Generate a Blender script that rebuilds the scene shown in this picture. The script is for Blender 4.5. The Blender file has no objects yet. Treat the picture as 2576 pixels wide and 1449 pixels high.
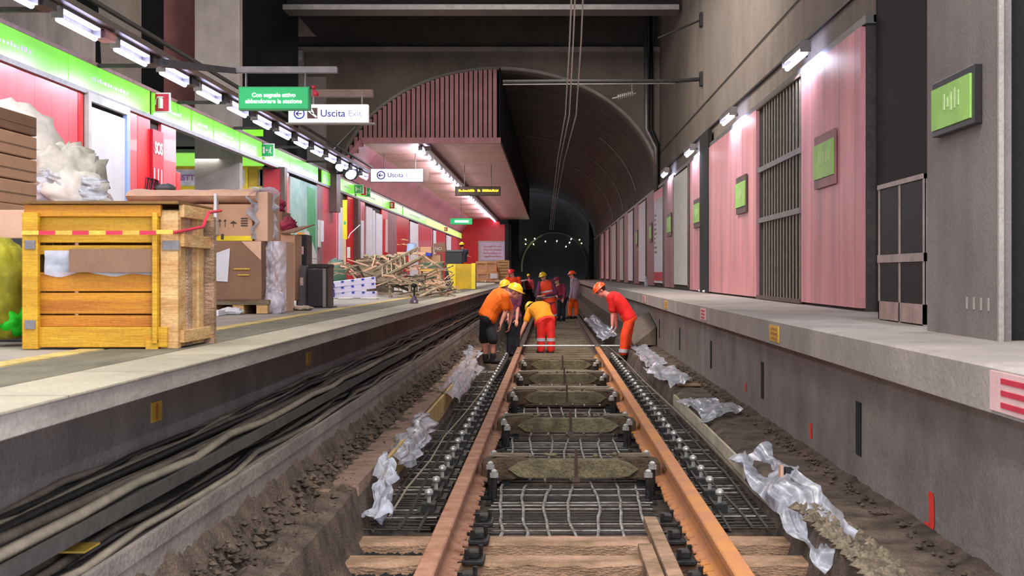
import bpy, bmesh, math, random
from mathutils import Vector, Matrix, noise
R = math.radians
PI = math.pi
C = bpy.context.scene.collection
random.seed(7)
CZ = 1.6; F = 3450.0; VX = 1385.0; VY = 690.0
PZ = 1.24                      # platform level

# ------------------------------------------------------------------ camera, world, exposure
cam = bpy.data.objects.new('camera', bpy.data.cameras.new('camera')); C.objects.link(cam)
cam.location = (0, 0, CZ); cam.rotation_euler = (R(90), 0, 0)
cam.data.sensor_width = 36.0; cam.data.lens = F * 36 / 2576
cam.data.shift_x = -(VX - 1288) / 2576; cam.data.shift_y = (VY - 724.5) / 2576
cam.data.clip_end = 400
cam.data.dof.use_dof = True; cam.data.dof.focus_distance = 24; cam.data.dof.aperture_fstop = 9.0
bpy.context.scene.camera = cam
w = bpy.data.worlds.new('world'); bpy.context.scene.world = w; w.use_nodes = True
w.node_tree.nodes['Background'].inputs[0].default_value = (.80, .84, 1.0, 1)
w.node_tree.nodes['Background'].inputs[1].default_value = 1.3
vs = bpy.context.scene.view_settings
vs.view_transform = 'Standard'; vs.look = 'None'; vs.gamma = 1; vs.exposure = 0.75

def area(loc, sx, sy, power, col=(1, 1, 1), rot=(0, 0, 0), spread=180):
    l = bpy.data.lights.new('lamp_or_fill_light', 'AREA'); l.shape = 'RECTANGLE'; l.size = sx; l.size_y = sy
    l.energy = power; l.color = col; l.spread = R(spread)
    o = bpy.data.objects.new('lamp_or_fill_light', l); C.objects.link(o); o.location = loc; o.rotation_euler = rot
    return o
area((1.3, 0.3, 2.9), .9, .9, 42, (1, .96, .92), (R(74), 0, R(20)))   # fill light added beside the camera, out of view
# unseen fill lights added above the track and platform
area((0.6, 3.0, 7.2), 3.0, 5.0, 360, (1, .93, .86))
area((-3.2, 6.0, 7.0), 2.0, 6.0, 130, (1, .95, .90))
area((-7.6, 13.0, 8.6), 1.5, 1.5, 230, (1, .94, .90), (R(66), 0, R(4)))   # unseen fill added to brighten the mezzanine
area((0.2, 24.0, 7.6), 2.0, 12.0, 280, (1, .92, .84))  # added overhead fill for the workers
area((-1.0, 19.0, 8.6), 4.0, 2.0, 420, (1, .92, .86), (R(62), 0, 0))  # extra fill aimed at the portal wall and vault
area((-3.5, 31.0, 4.35), 1.5, 6.0, 60, (1, .96, .95))

# ------------------------------------------------------------------ materials
def lin(c):
    return tuple(((v / 255) / 12.92 if v / 255 <= .04045 else ((v / 255 + .055) / 1.055) ** 2.4) for v in c) + (1,)
MATS = {}
def mat(name, col, rough=.7, metal=0, var=.25, scale=6, bump=0, bscale=40, streak=0, col2=None, spec=.5, stretch=(1, 1, 1), seam=None, coat=0):
    """procedural surface: two-tone noise, optional vertical streaks, bump and panel seams"""
    if name in MATS: return MATS[name]
    m = bpy.data.materials.new(name); m.use_nodes = True; nt = m.node_tree; N = nt.nodes; L = nt.links
    b = N['Principled BSDF']; b.inputs['Roughness'].default_value = rough; b.inputs['Metallic'].default_value = metal
    b.inputs['Specular IOR Level'].default_value = spec; b.inputs['Coat Weight'].default_value = coat
    tc = N.new('ShaderNodeTexCoord'); mp = N.new('ShaderNodeMapping'); mp.inputs['Scale'].default_value = stretch
    L.new(tc.outputs['Object'], mp.inputs[0])
    n = N.new('ShaderNodeTexNoise'); n.inputs['Scale'].default_value = scale; n.inputs['Detail'].default_value = 6; n.inputs['Roughness'].default_value = .65
    L.new(mp.outputs[0], n.inputs['Vector'])
    r = N.new('ShaderNodeValToRGB'); c = lin(col); c2 = lin(col2) if col2 else tuple(v * (1 - var) for v in c[:3]) + (1,)
    c1 = tuple(min(1, v * (1 + var * .6)) for v in c[:3]) + (1,) if not col2 else c
    r.color_ramp.elements[0].position = .35; r.color_ramp.elements[1].position = .65
    r.color_ramp.elements[0].color = c2; r.color_ramp.elements[1].color = c1
    L.new(n.outputs[0], r.inputs[0]); out = r.outputs[0]
    def mul(a, fac_out, lo, hi):
        mr = N.new('ShaderNodeMapRange'); mr.inputs['To Min'].default_value = lo; mr.inputs['To Max'].default_value = hi
        mr.inputs['From Min'].default_value = .3; mr.inputs['From Max'].default_value = .7
        L.new(fac_out, mr.inputs[0])
        mx = N.new('ShaderNodeMix'); mx.data_type = 'RGBA'; mx.blend_type = 'MULTIPLY'; mx.inputs[0].default_value = 1
        L.new(a, mx.inputs[6]); L.new(mr.outputs[0], mx.inputs[7]); return mx.outputs[2]
    g = N.new('ShaderNodeTexNoise'); g.inputs['Scale'].default_value = bscale * 2.2; g.inputs['Detail'].default_value = 3
    L.new(tc.outputs['Object'], g.inputs['Vector']); out = mul(out, g.outputs[0], 1 - var * .7, 1 + var * .5)
    if streak:
        ms = N.new('ShaderNodeMapping'); ms.inputs['Scale'].default_value = (1.6, 1.6, .22); L.new(tc.outputs['Object'], ms.inputs[0])
        ns = N.new('ShaderNodeTexNoise'); ns.inputs['Scale'].default_value = 2.0; ns.inputs['Detail'].default_value = 5
        L.new(ms.outputs[0], ns.inputs['Vector']); out = mul(out, ns.outputs[0], 1 - streak, 1 + streak * .5)
    if seam:   # (axis, pitch, width)
        sp = N.new('ShaderNodeSeparateXYZ'); L.new(tc.outputs['Object'], sp.inputs[0])
        md = N.new('ShaderNodeMath'); md.operation = 'MODULO'; md.inputs[1].default_value = seam[1]
        L.new(sp.outputs['XYZ'.index(seam[0])], md.inputs[0])
        lt = N.new('ShaderNodeMath'); lt.operation = 'GREATER_THAN'; lt.inputs[1].default_value = seam[2]; L.new(md.outputs[0], lt.inputs[0])
        mr = N.new('ShaderNodeMapRange'); mr.inputs['To Min'].default_value = .35; L.new(lt.outputs[0], mr.inputs[0])
        mx = N.new('ShaderNodeMix'); mx.data_type = 'RGBA'; mx.blend_type = 'MULTIPLY'; mx.inputs[0].default_value = 1
        L.new(out, mx.inputs[6]); L.new(mr.outputs[0], mx.inputs[7]); out = mx.outputs[2]
    L.new(out, b.inputs['Base Color'])
    if bump:
        nb = N.new('ShaderNodeTexNoise'); nb.inputs['Scale'].default_value = bscale; nb.inputs['Detail'].default_value = 4
        L.new(mp.outputs[0], nb.inputs['Vector'])
        bp = N.new('ShaderNodeBump'); bp.inputs['Strength'].default_value = bump; bp.inputs['Distance'].default_value = .02
        L.new(nb.outputs[0], bp.inputs['Height']); L.new(bp.outputs[0], b.inputs['Normal'])
    MATS[name] = m; return m
def emit(name, col, s, rough=.15):
    if name in MATS: return MATS[name]
    m = bpy.data.materials.new(name); m.use_nodes = True; b = m.node_tree.nodes['Principled BSDF']
    b.inputs['Base Color'].default_value = lin(col); b.inputs['Roughness'].default_value = rough
    b.inputs['Emission Color'].default_value = lin(col); b.inputs['Emission Strength'].default_value = s
    # slight procedural unevenness
    N = m.node_tree.nodes; L = m.node_tree.links
    n = N.new('ShaderNodeTexNoise'); n.inputs['Scale'].default_value = 1.4; mr = N.new('ShaderNodeMapRange')
    mr.inputs['To Min'].default_value = s * .72; mr.inputs['To Max'].default_value = s * 1.25
    L.new(n.outputs[0], mr.inputs[0]); L.new(mr.outputs[0], b.inputs['Emission Strength'])
    MATS[name] = m; return m
def film(name, col, alpha, rough=.25):
    if name in MATS: return MATS[name]
    m = bpy.data.materials.new(name); m.use_nodes = True; nt = m.node_tree; N = nt.nodes; L = nt.links
    b = N['Principled BSDF']; b.inputs['Base Color'].default_value = lin(col); b.inputs['Roughness'].default_value = rough
    b.inputs['Specular IOR Level'].default_value = .6
    t = N.new('ShaderNodeBsdfTransparent'); mx = N.new('ShaderNodeMixShader')
    n = N.new('ShaderNodeTexNoise'); n.inputs['Scale'].default_value = 9; n.inputs['Detail'].default_value = 5; tc = N.new('ShaderNodeTexCoord'); L.new(tc.outputs['Object'], n.inputs['Vector'])
    mr = N.new('ShaderNodeMapRange'); mr.inputs['From Min'].default_value = .35; mr.inputs['From Max'].default_value = .65
    mr.inputs['To Min'].default_value = max(0, alpha - .22); mr.inputs['To Max'].default_value = min(1, alpha + .2)
    L.new(n.outputs[0], mr.inputs[0]); L.new(mr.outputs[0], mx.inputs[0]); L.new(t.outputs[0], mx.inputs[1]); L.new(b.outputs[0], mx.inputs[2])
    bp = N.new('ShaderNodeBump'); bp.inputs['Strength'].default_value = .35; bp.inputs['Distance'].default_value = .02; L.new(n.outputs[0], bp.inputs['Height']); L.new(bp.outputs[0], b.inputs['Normal'])
    L.new(mx.outputs[0], N['Material Output'].inputs[0]); MATS[name] = m; return m

CONC = mat('concrete', (140, 131, 124), .85, var=.28, scale=1.6, bump=.5, bscale=30, streak=.14)
CONC_L = mat('concrete_light', (158, 150, 143), .85, var=.2, scale=1.2, bump=.3, bscale=30, streak=.12)
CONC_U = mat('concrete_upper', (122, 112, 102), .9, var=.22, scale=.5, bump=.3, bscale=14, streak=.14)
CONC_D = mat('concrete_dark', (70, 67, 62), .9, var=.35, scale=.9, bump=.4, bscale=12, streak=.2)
BLACKC = mat('black_and_shade', (26, 26, 24), .9, var=.4, scale=1.5, bump=.3)  # flat black; also stands in for shade and unlit voids
PLATF = mat('platform_stone', (150, 143, 134), .6, var=.25, scale=3, bump=.35, bscale=30, stretch=(1, .3, 1))
EARTH = mat('earth', (116, 98, 84), .95, var=.55, scale=4, bump=1.0, bscale=60, col2=(58, 50, 42))
PINK = mat('pink_cladding', (214, 146, 150), .45, var=.16, scale=1.5, bump=.1, streak=.28, stretch=(1, 1, .2), seam=('Y', .75, .012))
PINKD = mat('mauve_cladding', (156, 104, 108), .5, var=.2, scale=1.5, bump=.1, streak=.3, seam=('Y', .75, .012))
RED = mat('red_cladding', (226, 34, 46), .34, var=.12, scale=1.2, streak=.14, seam=('Y', .55, .010), coat=.3)
REDP = mat('pale_red_cladding', (238, 96, 106), .3, var=.12, scale=.8, streak=.12, seam=('Y', .55, .010), coat=.4)
REDS = mat('red_enamel', (222, 22, 30), .35, var=.08, scale=2)
SOFF = mat('pink_soffit', (222, 172, 168), .4, var=.18, scale=2, streak=.05, seam=('Y', .6, .05))
BATT = mat('pink_batten', (190, 130, 132), .6, var=.2, scale=2, streak=.2)
WHITE = mat('white_poster', (222, 222, 226), .55, var=.08, scale=4, bscale=10)
PALE = mat('pale_poster', (196, 196, 186), .6, var=.12, scale=4, bscale=10)
METAL = mat('grey_metal', (128, 124, 122), .45, .6, var=.2, scale=5)
METAL_D = mat('dark_metal', (44, 42, 40), .55, .4, var=.4, scale=12, bump=.3)
METAL_B = mat('brown_frame', (92, 74, 66), .5, .3, var=.2)
STEEL = mat('bright_steel', (190, 190, 184), .4, .5, var=.2, scale=20)
RUST = mat('rail_rust', (184, 138, 112), .8, 0, var=.25, scale=5, bump=.6, bscale=70, col2=(146, 98, 72))
RUST_O = mat('rail_rust_orange', (216, 146, 70), .8, 0, var=.25, scale=1.6, bump=.6, bscale=70, col2=(186, 126, 96))
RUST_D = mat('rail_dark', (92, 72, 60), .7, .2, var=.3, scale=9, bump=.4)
REBAR = mat('rebar', (186, 184, 176), .6, .2, var=.35, scale=9, bump=.5, bscale=120, col2=(112, 104, 96))
REBAR_D = mat('rebar_dark', (74, 70, 66), .6, .4, var=.4, scale=14, bump=.5, bscale=120)
WOOD = mat('pine_wood', (212, 176, 120), .7, var=.25, scale=5, bump=.3, bscale=30, stretch=(.5, 1, 4), col2=(178, 132, 78))
WOOD_Y = mat('yellow_crate_wood', (204, 160, 28), .6, var=.2, scale=4, bump=.25, bscale=30, stretch=(.4, .4, 4), col2=(180, 126, 14))
WOOD_YD = mat('orange_board_wood', (198, 134, 18), .6, var=.2, scale=4, bump=.25, bscale=30, stretch=(.4, .4, 5), col2=(164, 96, 12))
WOOD_P = mat('grey_pink_timber', (190, 152, 124), .9, var=.35, scale=5, bump=.9, bscale=50, stretch=(.6, 1, 2), col2=(122, 98, 70))
WOOD_O = mat('old_timber', (138, 124, 104), .85, var=.35, scale=6, bump=.7, bscale=40, stretch=(.3, 1, 3), col2=(92, 78, 56))
MOSS = mat('greenish_concrete', (132, 122, 92), .9, var=.4, scale=6, bump=.9, bscale=40, col2=(84, 74, 54))
BROWN = mat('stained_beam', (98, 78, 56), .85, var=.45, scale=9, bump=.8, bscale=50, col2=(58, 46, 34))
CARD = mat('cardboard', (192, 148, 116), .85, var=.1, scale=4, bump=.1)
CARD_P = mat('cardboard_pale', (212, 170, 142), .8, var=.1, scale=4, bump=.1)
CARD_D = mat('cardboard_brown', (134, 100, 78), .85, var=.12, scale=4, bump=.1)
TAPE = mat('packing_tape', (120, 92, 64), .4, var=.1)
PAPER = mat('paper', (206, 206, 210), .7, var=.06)
INK = mat('ink', (74, 60, 56), .8, var=.1)
YEL = mat('yellow_paint', (232, 206, 20), .45, var=.15, scale=3, bump=.1)
YELD = mat('yellow_side', (196, 160, 12), .5, var=.2, scale=3, bump=.1)
YLINE = mat('yellow_line', (214, 176, 70), .7, var=.25, scale=8, bump=.2)
BLACKP = mat('black_plastic', (26, 26, 28), .4, var=.2, scale=5)
GREYP = mat('grey_plastic', (96, 96, 98), .5, var=.2)
GREEN = mat('sign_green', (36, 168, 96), .4, var=.05)
SGREEN = mat('station_sign_green', (150, 205, 92), .45, var=.12, scale=3, streak=.15)
TARP = mat('green_tarp', (60, 92, 74), .7, var=.2)
BLUE = mat('blue_print', (44, 60, 176), .5, var=.1)
BLUE_L = mat('pale_blue_plastic', (150, 176, 222), .4, var=.08)
SCRAP = mat('scrap_metal', (182, 168, 138), .65, .15, var=.4, scale=8, bump=.3, col2=(120, 106, 84))
SCRAP_D = mat('scrap_dark', (92, 84, 70), .7, .15, var=.5, scale=8, bump=.3)
CABLE = mat('dusty_cable', (118, 106, 92), .75, var=.3, scale=6, bump=.3)
CABLE_L = mat('pale_cable', (142, 132, 114), .7, var=.25, scale=6)
WFAB = mat('white_sack', (224, 216, 206), .6, var=.1, scale=5, bump=.6, bscale=8)
GREENN = mat('neon_green_cloth', (30, 214, 30), .6, var=.3, scale=4, bump=.3)
OLIVE = mat('olive_cloth', (150, 146, 30), .75, var=.3, scale=4, bump=.5, bscale=10)
MAROON = mat('maroon_cloth', (140, 30, 60), .7, var=.4, scale=7, bump=.5, bscale=14)
SPRAY = mat('spray_red', (238, 58, 46), .7, var=.2, scale=20)
SIGNR = mat('sign_red', (196, 44, 66), .6, var=.15)
SIGNW = mat('sign_pale', (222, 184, 180), .6, var=.12)
FILM = film('plastic_film', (198, 202, 214), .68, .25)
FILMB = film('bubble_wrap', (222, 214, 226), .62)
GLASSD = mat('dark_glass', (10, 10, 12), .5, var=.1, spec=.2)
TUBE = emit('fluorescent_tube', (205, 214, 255), 14)
TUBE2 = emit('reflector_glow', (206, 200, 255), 2.2)
BAND = emit('green_light_panel', (120, 214, 60), .42, .3)
BANDY = emit('pale_green_light_panel', (196, 230, 120), .5, .4)
SGLOW = emit('white_light_panel', (244, 242, 255), .8)
GGLOW = emit('green_sign_face', (28, 170, 96), .3, .4)
LED = emit('amber_led', (255, 176, 20), 2.2)
DOT = emit('tunnel_lamp', (220, 235, 150), 5)
DOT2 = emit('tunnel_lamp_white', (225, 210, 235), 4)

# ------------------------------------------------------------------ mesh helpers
class MB:
    def __init__(s): s.v = []; s.f = []
    def add(s, v, f):
        k = len(s.v); s.v += [Vector(p) for p in v]; s.f += [[k + i for i in q] for q in f]; return s
    def box(s, a, b, M=None):
        x0, y0, z0 = a; x1, y1, z1 = b
        v = [Vector(p) for p in [(x0, y0, z0), (x1, y0, z0), (x1, y1, z0), (x0, y1, z0), (x0, y0, z1), (x1, y0, z1), (x1, y1, z1), (x0, y1, z1)]]
        if M is not None: v = [M @ p for p in v]
        return s.add(v, [(0, 3, 2, 1), (4, 5, 6, 7), (0, 1, 5, 4), (1, 2, 6, 5), (2, 3, 7, 6), (3, 0, 4, 7)])
    def bar(s, p, q, w, h=None, up=(0, 0, 1)):
        p = Vector(p); q = Vector(q); h = h or w; d = (q - p).normalized(); u = Vector(up)
        if abs(d.dot(u)) > .98: u = Vector((0, 1, 0))
        a = d.cross(u).normalized() * w / 2; b = a.cross(d).normalized() * h / 2
        v = [p - a - b, p + a - b, p + a + b, p - a + b, q - a - b, q + a - b, q + a + b, q - a + b]
        return s.add(v, [(3, 2, 1, 0), (4, 5, 6, 7), (0, 1, 5, 4), (1, 2, 6, 5), (2, 3, 7, 6), (3, 0, 4, 7)])
    def tube(s, pts, r, n=6):
        pts = [Vector(p) for p in pts]; k = len(s.v); m = len(pts)
        for i, p in enumerate(pts):
            d = (pts[min(i + 1, m - 1)] - pts[max(i - 1, 0)]).normalized()
            u = Vector((0, 0, 1)) if abs(d.z) < .9 else Vector((1, 0, 0))
            a = d.cross(u).normalized(); b = a.cross(d); rr = r[i] if isinstance(r, (list, tuple)) else r
            for j in range(n): s.v.append(p + (a * math.cos(2 * PI * j / n) + b * math.sin(2 * PI * j / n)) * rr)
        for i in range(m - 1):
            for j in range(n):
                s.f.append([k + i * n + j, k + i * n + (j + 1) % n, k + (i + 1) * n + (j + 1) % n, k + (i + 1) * n + j])
        s.f.append([k + j for j in range(n)][::-1]); s.f.append([k + (m - 1) * n + j for j in range(n)]); return s
    def cyl(s, p, q, r, n=12): return s.tube([p, q], r, n)
    def cone(s, p, q, r0, r1, n=12): return s.tube([p, q], [r0, r1], n)
    def ball(s, c, r, n=10, m=7):
        c = Vector(c); rx, ry, rz = r if isinstance(r, (tuple, list)) else (r, r, r); k = len(s.v)
        s.v.append(c + Vector((0, 0, rz)))
        for i in range(1, m):
            t = PI * i / m
            for j in range(n):
                p = 2 * PI * j / n; s.v.append(c + Vector((rx * math.sin(t) * math.cos(p), ry * math.sin(t) * math.sin(p), rz * math.cos(t))))
        s.v.append(c - Vector((0, 0, rz))); e = len(s.v) - 1
        for j in range(n):
            s.f.append([k, k + 1 + j, k + 1 + (j + 1) % n]); s.f.append([e, k + 1 + (m - 2) * n + (j + 1) % n, k + 1 + (m - 2) * n + j])
            for i in range(m - 2):
                a = k + 1 + i * n; s.f.append([a + j, a + n + j, a + n + (j + 1) % n, a + (j + 1) % n])
        return s
    def prism(s, poly, axis, a, b):
        """extrude 2D polygon along axis from a to b; poly in the remaining axes (xyz order)"""
        n = len(poly)
        def P(p, t): return {'x': (t, p[0], p[1]), 'y': (p[0], t, p[1]), 'z': (p[0], p[1], t)}[axis]
        v = [P(p, a) for p in poly] + [P(p, b) for p in poly]
        return s.add(v, [list(range(n)), list(range(n, 2 * n))[::-1]] + [[i, i + n, (i + 1) % n + n, (i + 1) % n] for i in range(n)])
    def grid(s, fn, nu, nv, closed_u=False):
        k = len(s.v)
        for i in range(nu + 1):
            for j in range(nv + 1): s.v.append(Vector(fn(i / nu, j / nv)))
        for i in range(nu):
            for j in range(nv):
                a = k + i * (nv + 1) + j; s.f.append([a, a + nv + 1, a + nv + 2, a + 1])
        return s
    def build(s, name, m, parent=None, smooth=False, bevel=0, fix=True, loc=None):
        me = bpy.data.meshes.new(name)
        v = s.v
        if loc is not None: lv = Vector(loc); v = [p - lv for p in v]
        me.from_pydata([tuple(p) for p in v], [], s.f); me.validate()
        if fix:
            bm = bmesh.new(); bm.from_mesh(me); bmesh.ops.recalc_face_normals(bm, faces=bm.faces); bm.to_mesh(me); bm.free()
        if smooth:
            for p in me.polygons: p.use_smooth = True
        me.materials.append(m)
        o = bpy.data.objects.new(name, me); C.objects.link(o)
        if loc is not None: o.location = loc
        if parent is not None:
            o.parent = parent; o.location = -wloc(parent)
        if bevel:
            b = o.modifiers.new('bevel', 'BEVEL'); b.width = bevel; b.segments = 2; b.limit_method = 'ANGLE'
        return o
def wloc(o):
    v = Vector((0, 0, 0))
    while o is not None: v = v + Vector(o.location); o = o.parent
    return v
def tag(o, label, cat, group=None, kind=None):
    if label: o['label'] = label
    if cat: o['category'] = cat
    if group: o['group'] = group
    if kind: o['kind'] = kind
    return o
def thing(name, loc, label, cat, group=None):
    o = bpy.data.objects.new(name, None); C.objects.link(o); o.location = loc; o.empty_display_size = .1
    return tag(o, label, cat, group)
def struct(name, mb, m, **k):
    o = mb.build(name, m, **k); o['kind'] = 'structure'; return o
def copy_tree(o, off, label=None, group=None):
    c = o.copy(); C.objects.link(c); c.location = Vector(o.location) + Vector(off)
    if label: c['label'] = label
    if group: c['group'] = group
    for ch in list(o.children):
        if ch.parent is not o: continue
        d = ch.copy(); C.objects.link(d); d.parent = c
        for g in list(ch.children):
            e = g.copy(); C.objects.link(e); e.parent = d
    return c
def Wp(px, py, d): return Vector(((px - VX) * d / F, d, CZ - (py - VY) * d / F))
def text(body, loc, size, m, parent, rot=(R(90), 0, 0), align='CENTER', name='lettering', bold=0, label=None):
    c = bpy.data.curves.new(name, 'FONT'); c.body = body; c.size = size; c.align_x = align; c.align_y = 'CENTER'; c.extrude = .002; c.offset = bold
    c.materials.append(m); tmp = bpy.data.objects.new(name, c); C.objects.link(tmp)
    me = bpy.data.meshes.new_from_object(tmp.evaluated_get(bpy.context.evaluated_depsgraph_get())); bpy.data.objects.remove(tmp); me.name = name
    o = bpy.data.objects.new(name, me); C.objects.link(o); o.location = loc; o.rotation_euler = rot
    if parent is not None:
        o.parent = parent; o.location = Vector(loc) - wloc(parent)
    if label: o['label'] = label
    return o
def box_thing(name, a, b, m, label, cat, group=None, bevel=.006, rotz=0):
    cx = ((a[0] + b[0]) / 2, (a[1] + b[1]) / 2, a[2])
    M = Matrix.Translation(cx) @ Matrix.Rotation(rotz, 4, 'Z') @ Matrix.Translation(-Vector(cx))
    return tag(MB().box(a, b, M).build(name, m, bevel=bevel, loc=cx), label, cat, group)
YL = lambda px, X=6.0: X * F / (VX - px)       # distance of a pixel column on a plane x = -X
YR = lambda px, X=3.0: X * F / (px - VX)

# ================================================================== THE SETTING
def ns(x, y, z=0): return noise.noise(Vector((x, y, z)))
# track bed: rubble slope left, pit between, compacted earth right
prof = [(-1.55, .49), (-1.5, .475), (-1.46, .40), (-1.40, .34), (-1.36, .31), (-1.30, .305), (-1.22, .30), (-1.18, .285), (-1.13, .06), (-1.06, -.06),
        (-.7, -.07), (-.2, -.07), (.3, -.07), (.8, -.07), (1.2, -.07), (1.36, -.06), (1.40, .08), (1.43, .22), (1.48, .25), (1.56, .255), (1.66, .25), (1.76, .245), (1.86, .25), (1.95, .27), (2.05, .30)]
f = MB(); rows = 620; y0 = 3.5; y1 = 97
k = len(prof)
for i in range(rows + 1):
    t = i / rows; y = y0 + (y1 - y0) * t ** 1.9
    for (x, z) in prof:
        amp = .05 if x < -1.24 else (.018 if x > 1.44 else .012)
        wob = .03 * ns(y * .6, x * 2)
        zz = z
        if y > 27 and -1.0 < x < 1.3: zz = .02 + (0 if y > 29 else -.09 * (29 - y) / 2)
        f.v.append(Vector((x + wob, y, zz + amp * ns(x * 9, y * 5, 3) + amp * .7 * ns(x * 25, y * 17, 9))))
for i in range(rows):
    for j in range(k - 1):
        a = i * k + j; f.f.append([a, a + 1, a + k + 1, a + k])
struct('floor', f, EARTH, fix=False)

# left platform slab with coping edge and stripes
PXL = -1.42; PXR = 1.75
s = MB().prism([(PXL, PZ), (PXL, PZ - .07), (-1.62, PZ - .085), (-1.9, PZ - .16), (-11, PZ - .16), (-11, PZ)], 'y', 3, 94)
struct('platform_left', s, PLATF)
struct('trim_1', MB().box((-1.72, 3, PZ), (PXL + .012, 94, PZ + .006)), mat('coping_stone', (158, 150, 130), .7, var=.25, scale=2, bump=.3, stretch=(1, .4, 1), seam=('Y', 1.0, .012)))
struct('trim_2', MB().box((-2.10, 3, PZ), (-1.74, 94, PZ + .004)), mat('tactile_strip', (104, 100, 82), .8, var=.35, scale=6, bump=.5, stretch=(1, .3, 1)))
struct('trim_3', MB().box((-2.24, 3, PZ), (-2.13, 94, PZ + .005)), mat('worn_yellow_line', (188, 166, 98), .8, var=.35, scale=6))
struct('wall_left_trackside', MB().box((-2.05, 3, .3), (-1.88, 94, PZ - .15)), CONC)
# cable ledges below the left platform
struct('trim_4', MB().box((-1.9, 3, .74), (-1.53, 70, .775)).box((-1.535, 3, .74), (-1.515, 70, .79)), CONC_D)
struct('trim_5', MB().box((-1.9, 3, .575), (-1.515, 70, .60)).box((-1.52, 3, .56), (-1.495, 70, .625)), CONC)
struct('wall_left_base', MB().box((-1.86, 3, .2), (-1.505, 94, .575)), CONC)
# right platform, fascia and wall
s = MB().prism([(PXR, PZ - .012), (PXR + .02, PZ), (9, PZ), (9, PZ - .19), (PXR, PZ - .19)], 'y', 3, 97)
struct('platform_right', s, CONC_L)
struct('underside_shade', MB().box((1.96, 3, PZ - .235), (2.1, 97, PZ - .19)), BLACKC)  # dark strip painted in for the shadow under the platform edge
wr = struct('wall_right_trackside', MB().box((1.98, 3, .0), (2.25, 97, PZ - .19)), CONC)
for d in (8.8, 12.8, 16.9, 21.0, 24.9, 29, 33):
    MB().box((1.973, d - .07, .44), (1.99, d + .07, .78)).build('slot', BLACKC, wr)
def spray(d, z0, z1, drip=False):
    m = MB(); pts = []
    n = 9
    for i in range(n):
        t = i / (n - 1); z = z0 + (z1 - z0) * t
        wv = (.05 + .012 * ns(z * 40, d)) * (1 if t > .1 and t < .95 else .6)
        off = .02 * ns(z * 9, d * 3)
        m.v += [Vector((1.976, d - wv + off, z)), Vector((1.976, d + wv + off, z))]
        if i: k0 = len(m.v) - 4; m.f.append([k0, k0 + 1, k0 + 3, k0 + 2])
    o = m.build('paint_mark', SPRAY, wr); o['label'] = 'red sprayed paint mark'
spray(7.12, .28, .47); spray(7.2, .22, .30); spray(10.42, .58 - .23, .62 - .15); spray(13.9, .40, .50)

# right upper side: cladding wall, upper wall, recess
struct('wall_right', MB().box((3.05, 13.2, PZ), (3.6, 97, 4.05)), CONC_D)
struct('wall_right_upper', MB().box((3.10, 13.15, 4.02), (3.8, 39, 9.6)), CONC_U)
struct('trim_7', MB().box((3.02, 13.15, 4.01), (3.2, 97, 4.09)), METAL)            # capping of the cladding
struct('trim_8', MB().bar((3.08, 13.2, 4.42), (3.08, 39, 4.42), .03, .03), METAL_D)
struct('trim_9', MB().bar((3.085, 13.2, 5.02), (3.085, 39, 5.02), .012, .012), METAL_D)
struct('wall_right_recess', MB().box((4.6, 3, PZ), (4.8, 13.3, 9.6)).box((3.6, 13.3, PZ), (4.8, 13.5, 9.6)), BLACKC)  # black colour stands in for the unlit recess
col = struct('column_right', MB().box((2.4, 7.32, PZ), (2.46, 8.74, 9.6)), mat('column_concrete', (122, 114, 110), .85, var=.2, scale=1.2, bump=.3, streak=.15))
struct('column_edge_highlight', MB().box((2.385, 7.295, PZ), (2.412, 7.32, 9.6)), CONC_L)  # pale strip stands in for the highlight along the column edge
struct('wall_right_void', MB().box((2.5, 7.45, PZ), (2.75, 8.7, 9.6)), BLACKC)  # black block painted in for the dark void behind the column
# ceiling slabs and beams
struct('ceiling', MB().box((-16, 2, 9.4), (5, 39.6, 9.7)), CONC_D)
struct('ceiling_beam', MB().box((-6.25, 32.0, 7.78), (3.0, 32.8, 7.90)), METAL)
struct('ceiling_beam', MB().box((-6.2, 32.25, 7.9), (3.0, 32.6, 9.4)), BLACKC)  # black colour stands in for the darkness above the lit flange
# portal wall with the flattened arch
AX, AZ, AA, AB = -1.475, CZ + 2.4, 4.53, 3.4
def arch(n=40, grow=0):
    return [(AX + (AA + grow) * math.cos(PI * i / n), AZ + (AB + grow) * math.sin(PI * i / n)) for i in range(n + 1)]
ar = arch(); m = MB(); TOP = 8.05; L0 = -7.25; R0 = 3.12
outer = [(R0, AZ)] + [(R0 if i < 12 else (L0 if i > 28 else R0 + (L0 - R0) * (i - 12) / 16), TOP if 12 <= i <= 28 else AZ + (TOP - AZ) * (i / 12 if i < 12 else (40 - i) / 12)) for i in range(1, 40)] + [(L0, AZ)]
for y in (39.0, 39.6):
    for i in range(41): m.v += [Vector((ar[i][0], y, ar[i][1])), Vector((outer[i][0], y, outer[i][1]))]
for i in range(40):
    a = 2 * i; m.f += [[a, a + 1, a + 3, a + 2], [a + 82, a + 84, a + 85, a + 83], [a, a + 2, a + 84, a + 82]]
m.box((L0, 39, PZ), (-6.0, 39.6, AZ))
struct('wall_portal', m, CONC_U)
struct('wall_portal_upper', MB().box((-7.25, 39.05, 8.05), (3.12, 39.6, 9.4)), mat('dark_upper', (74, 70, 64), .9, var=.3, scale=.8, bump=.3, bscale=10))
struct('trim_10', MB().box((-7.2, 38.88, 7.92), (3.1, 39, 8.05)).box((-7.2, 38.9, 7.2), (-7.0, 39.0, 7.95)), CONC_L)
m = MB()
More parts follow.
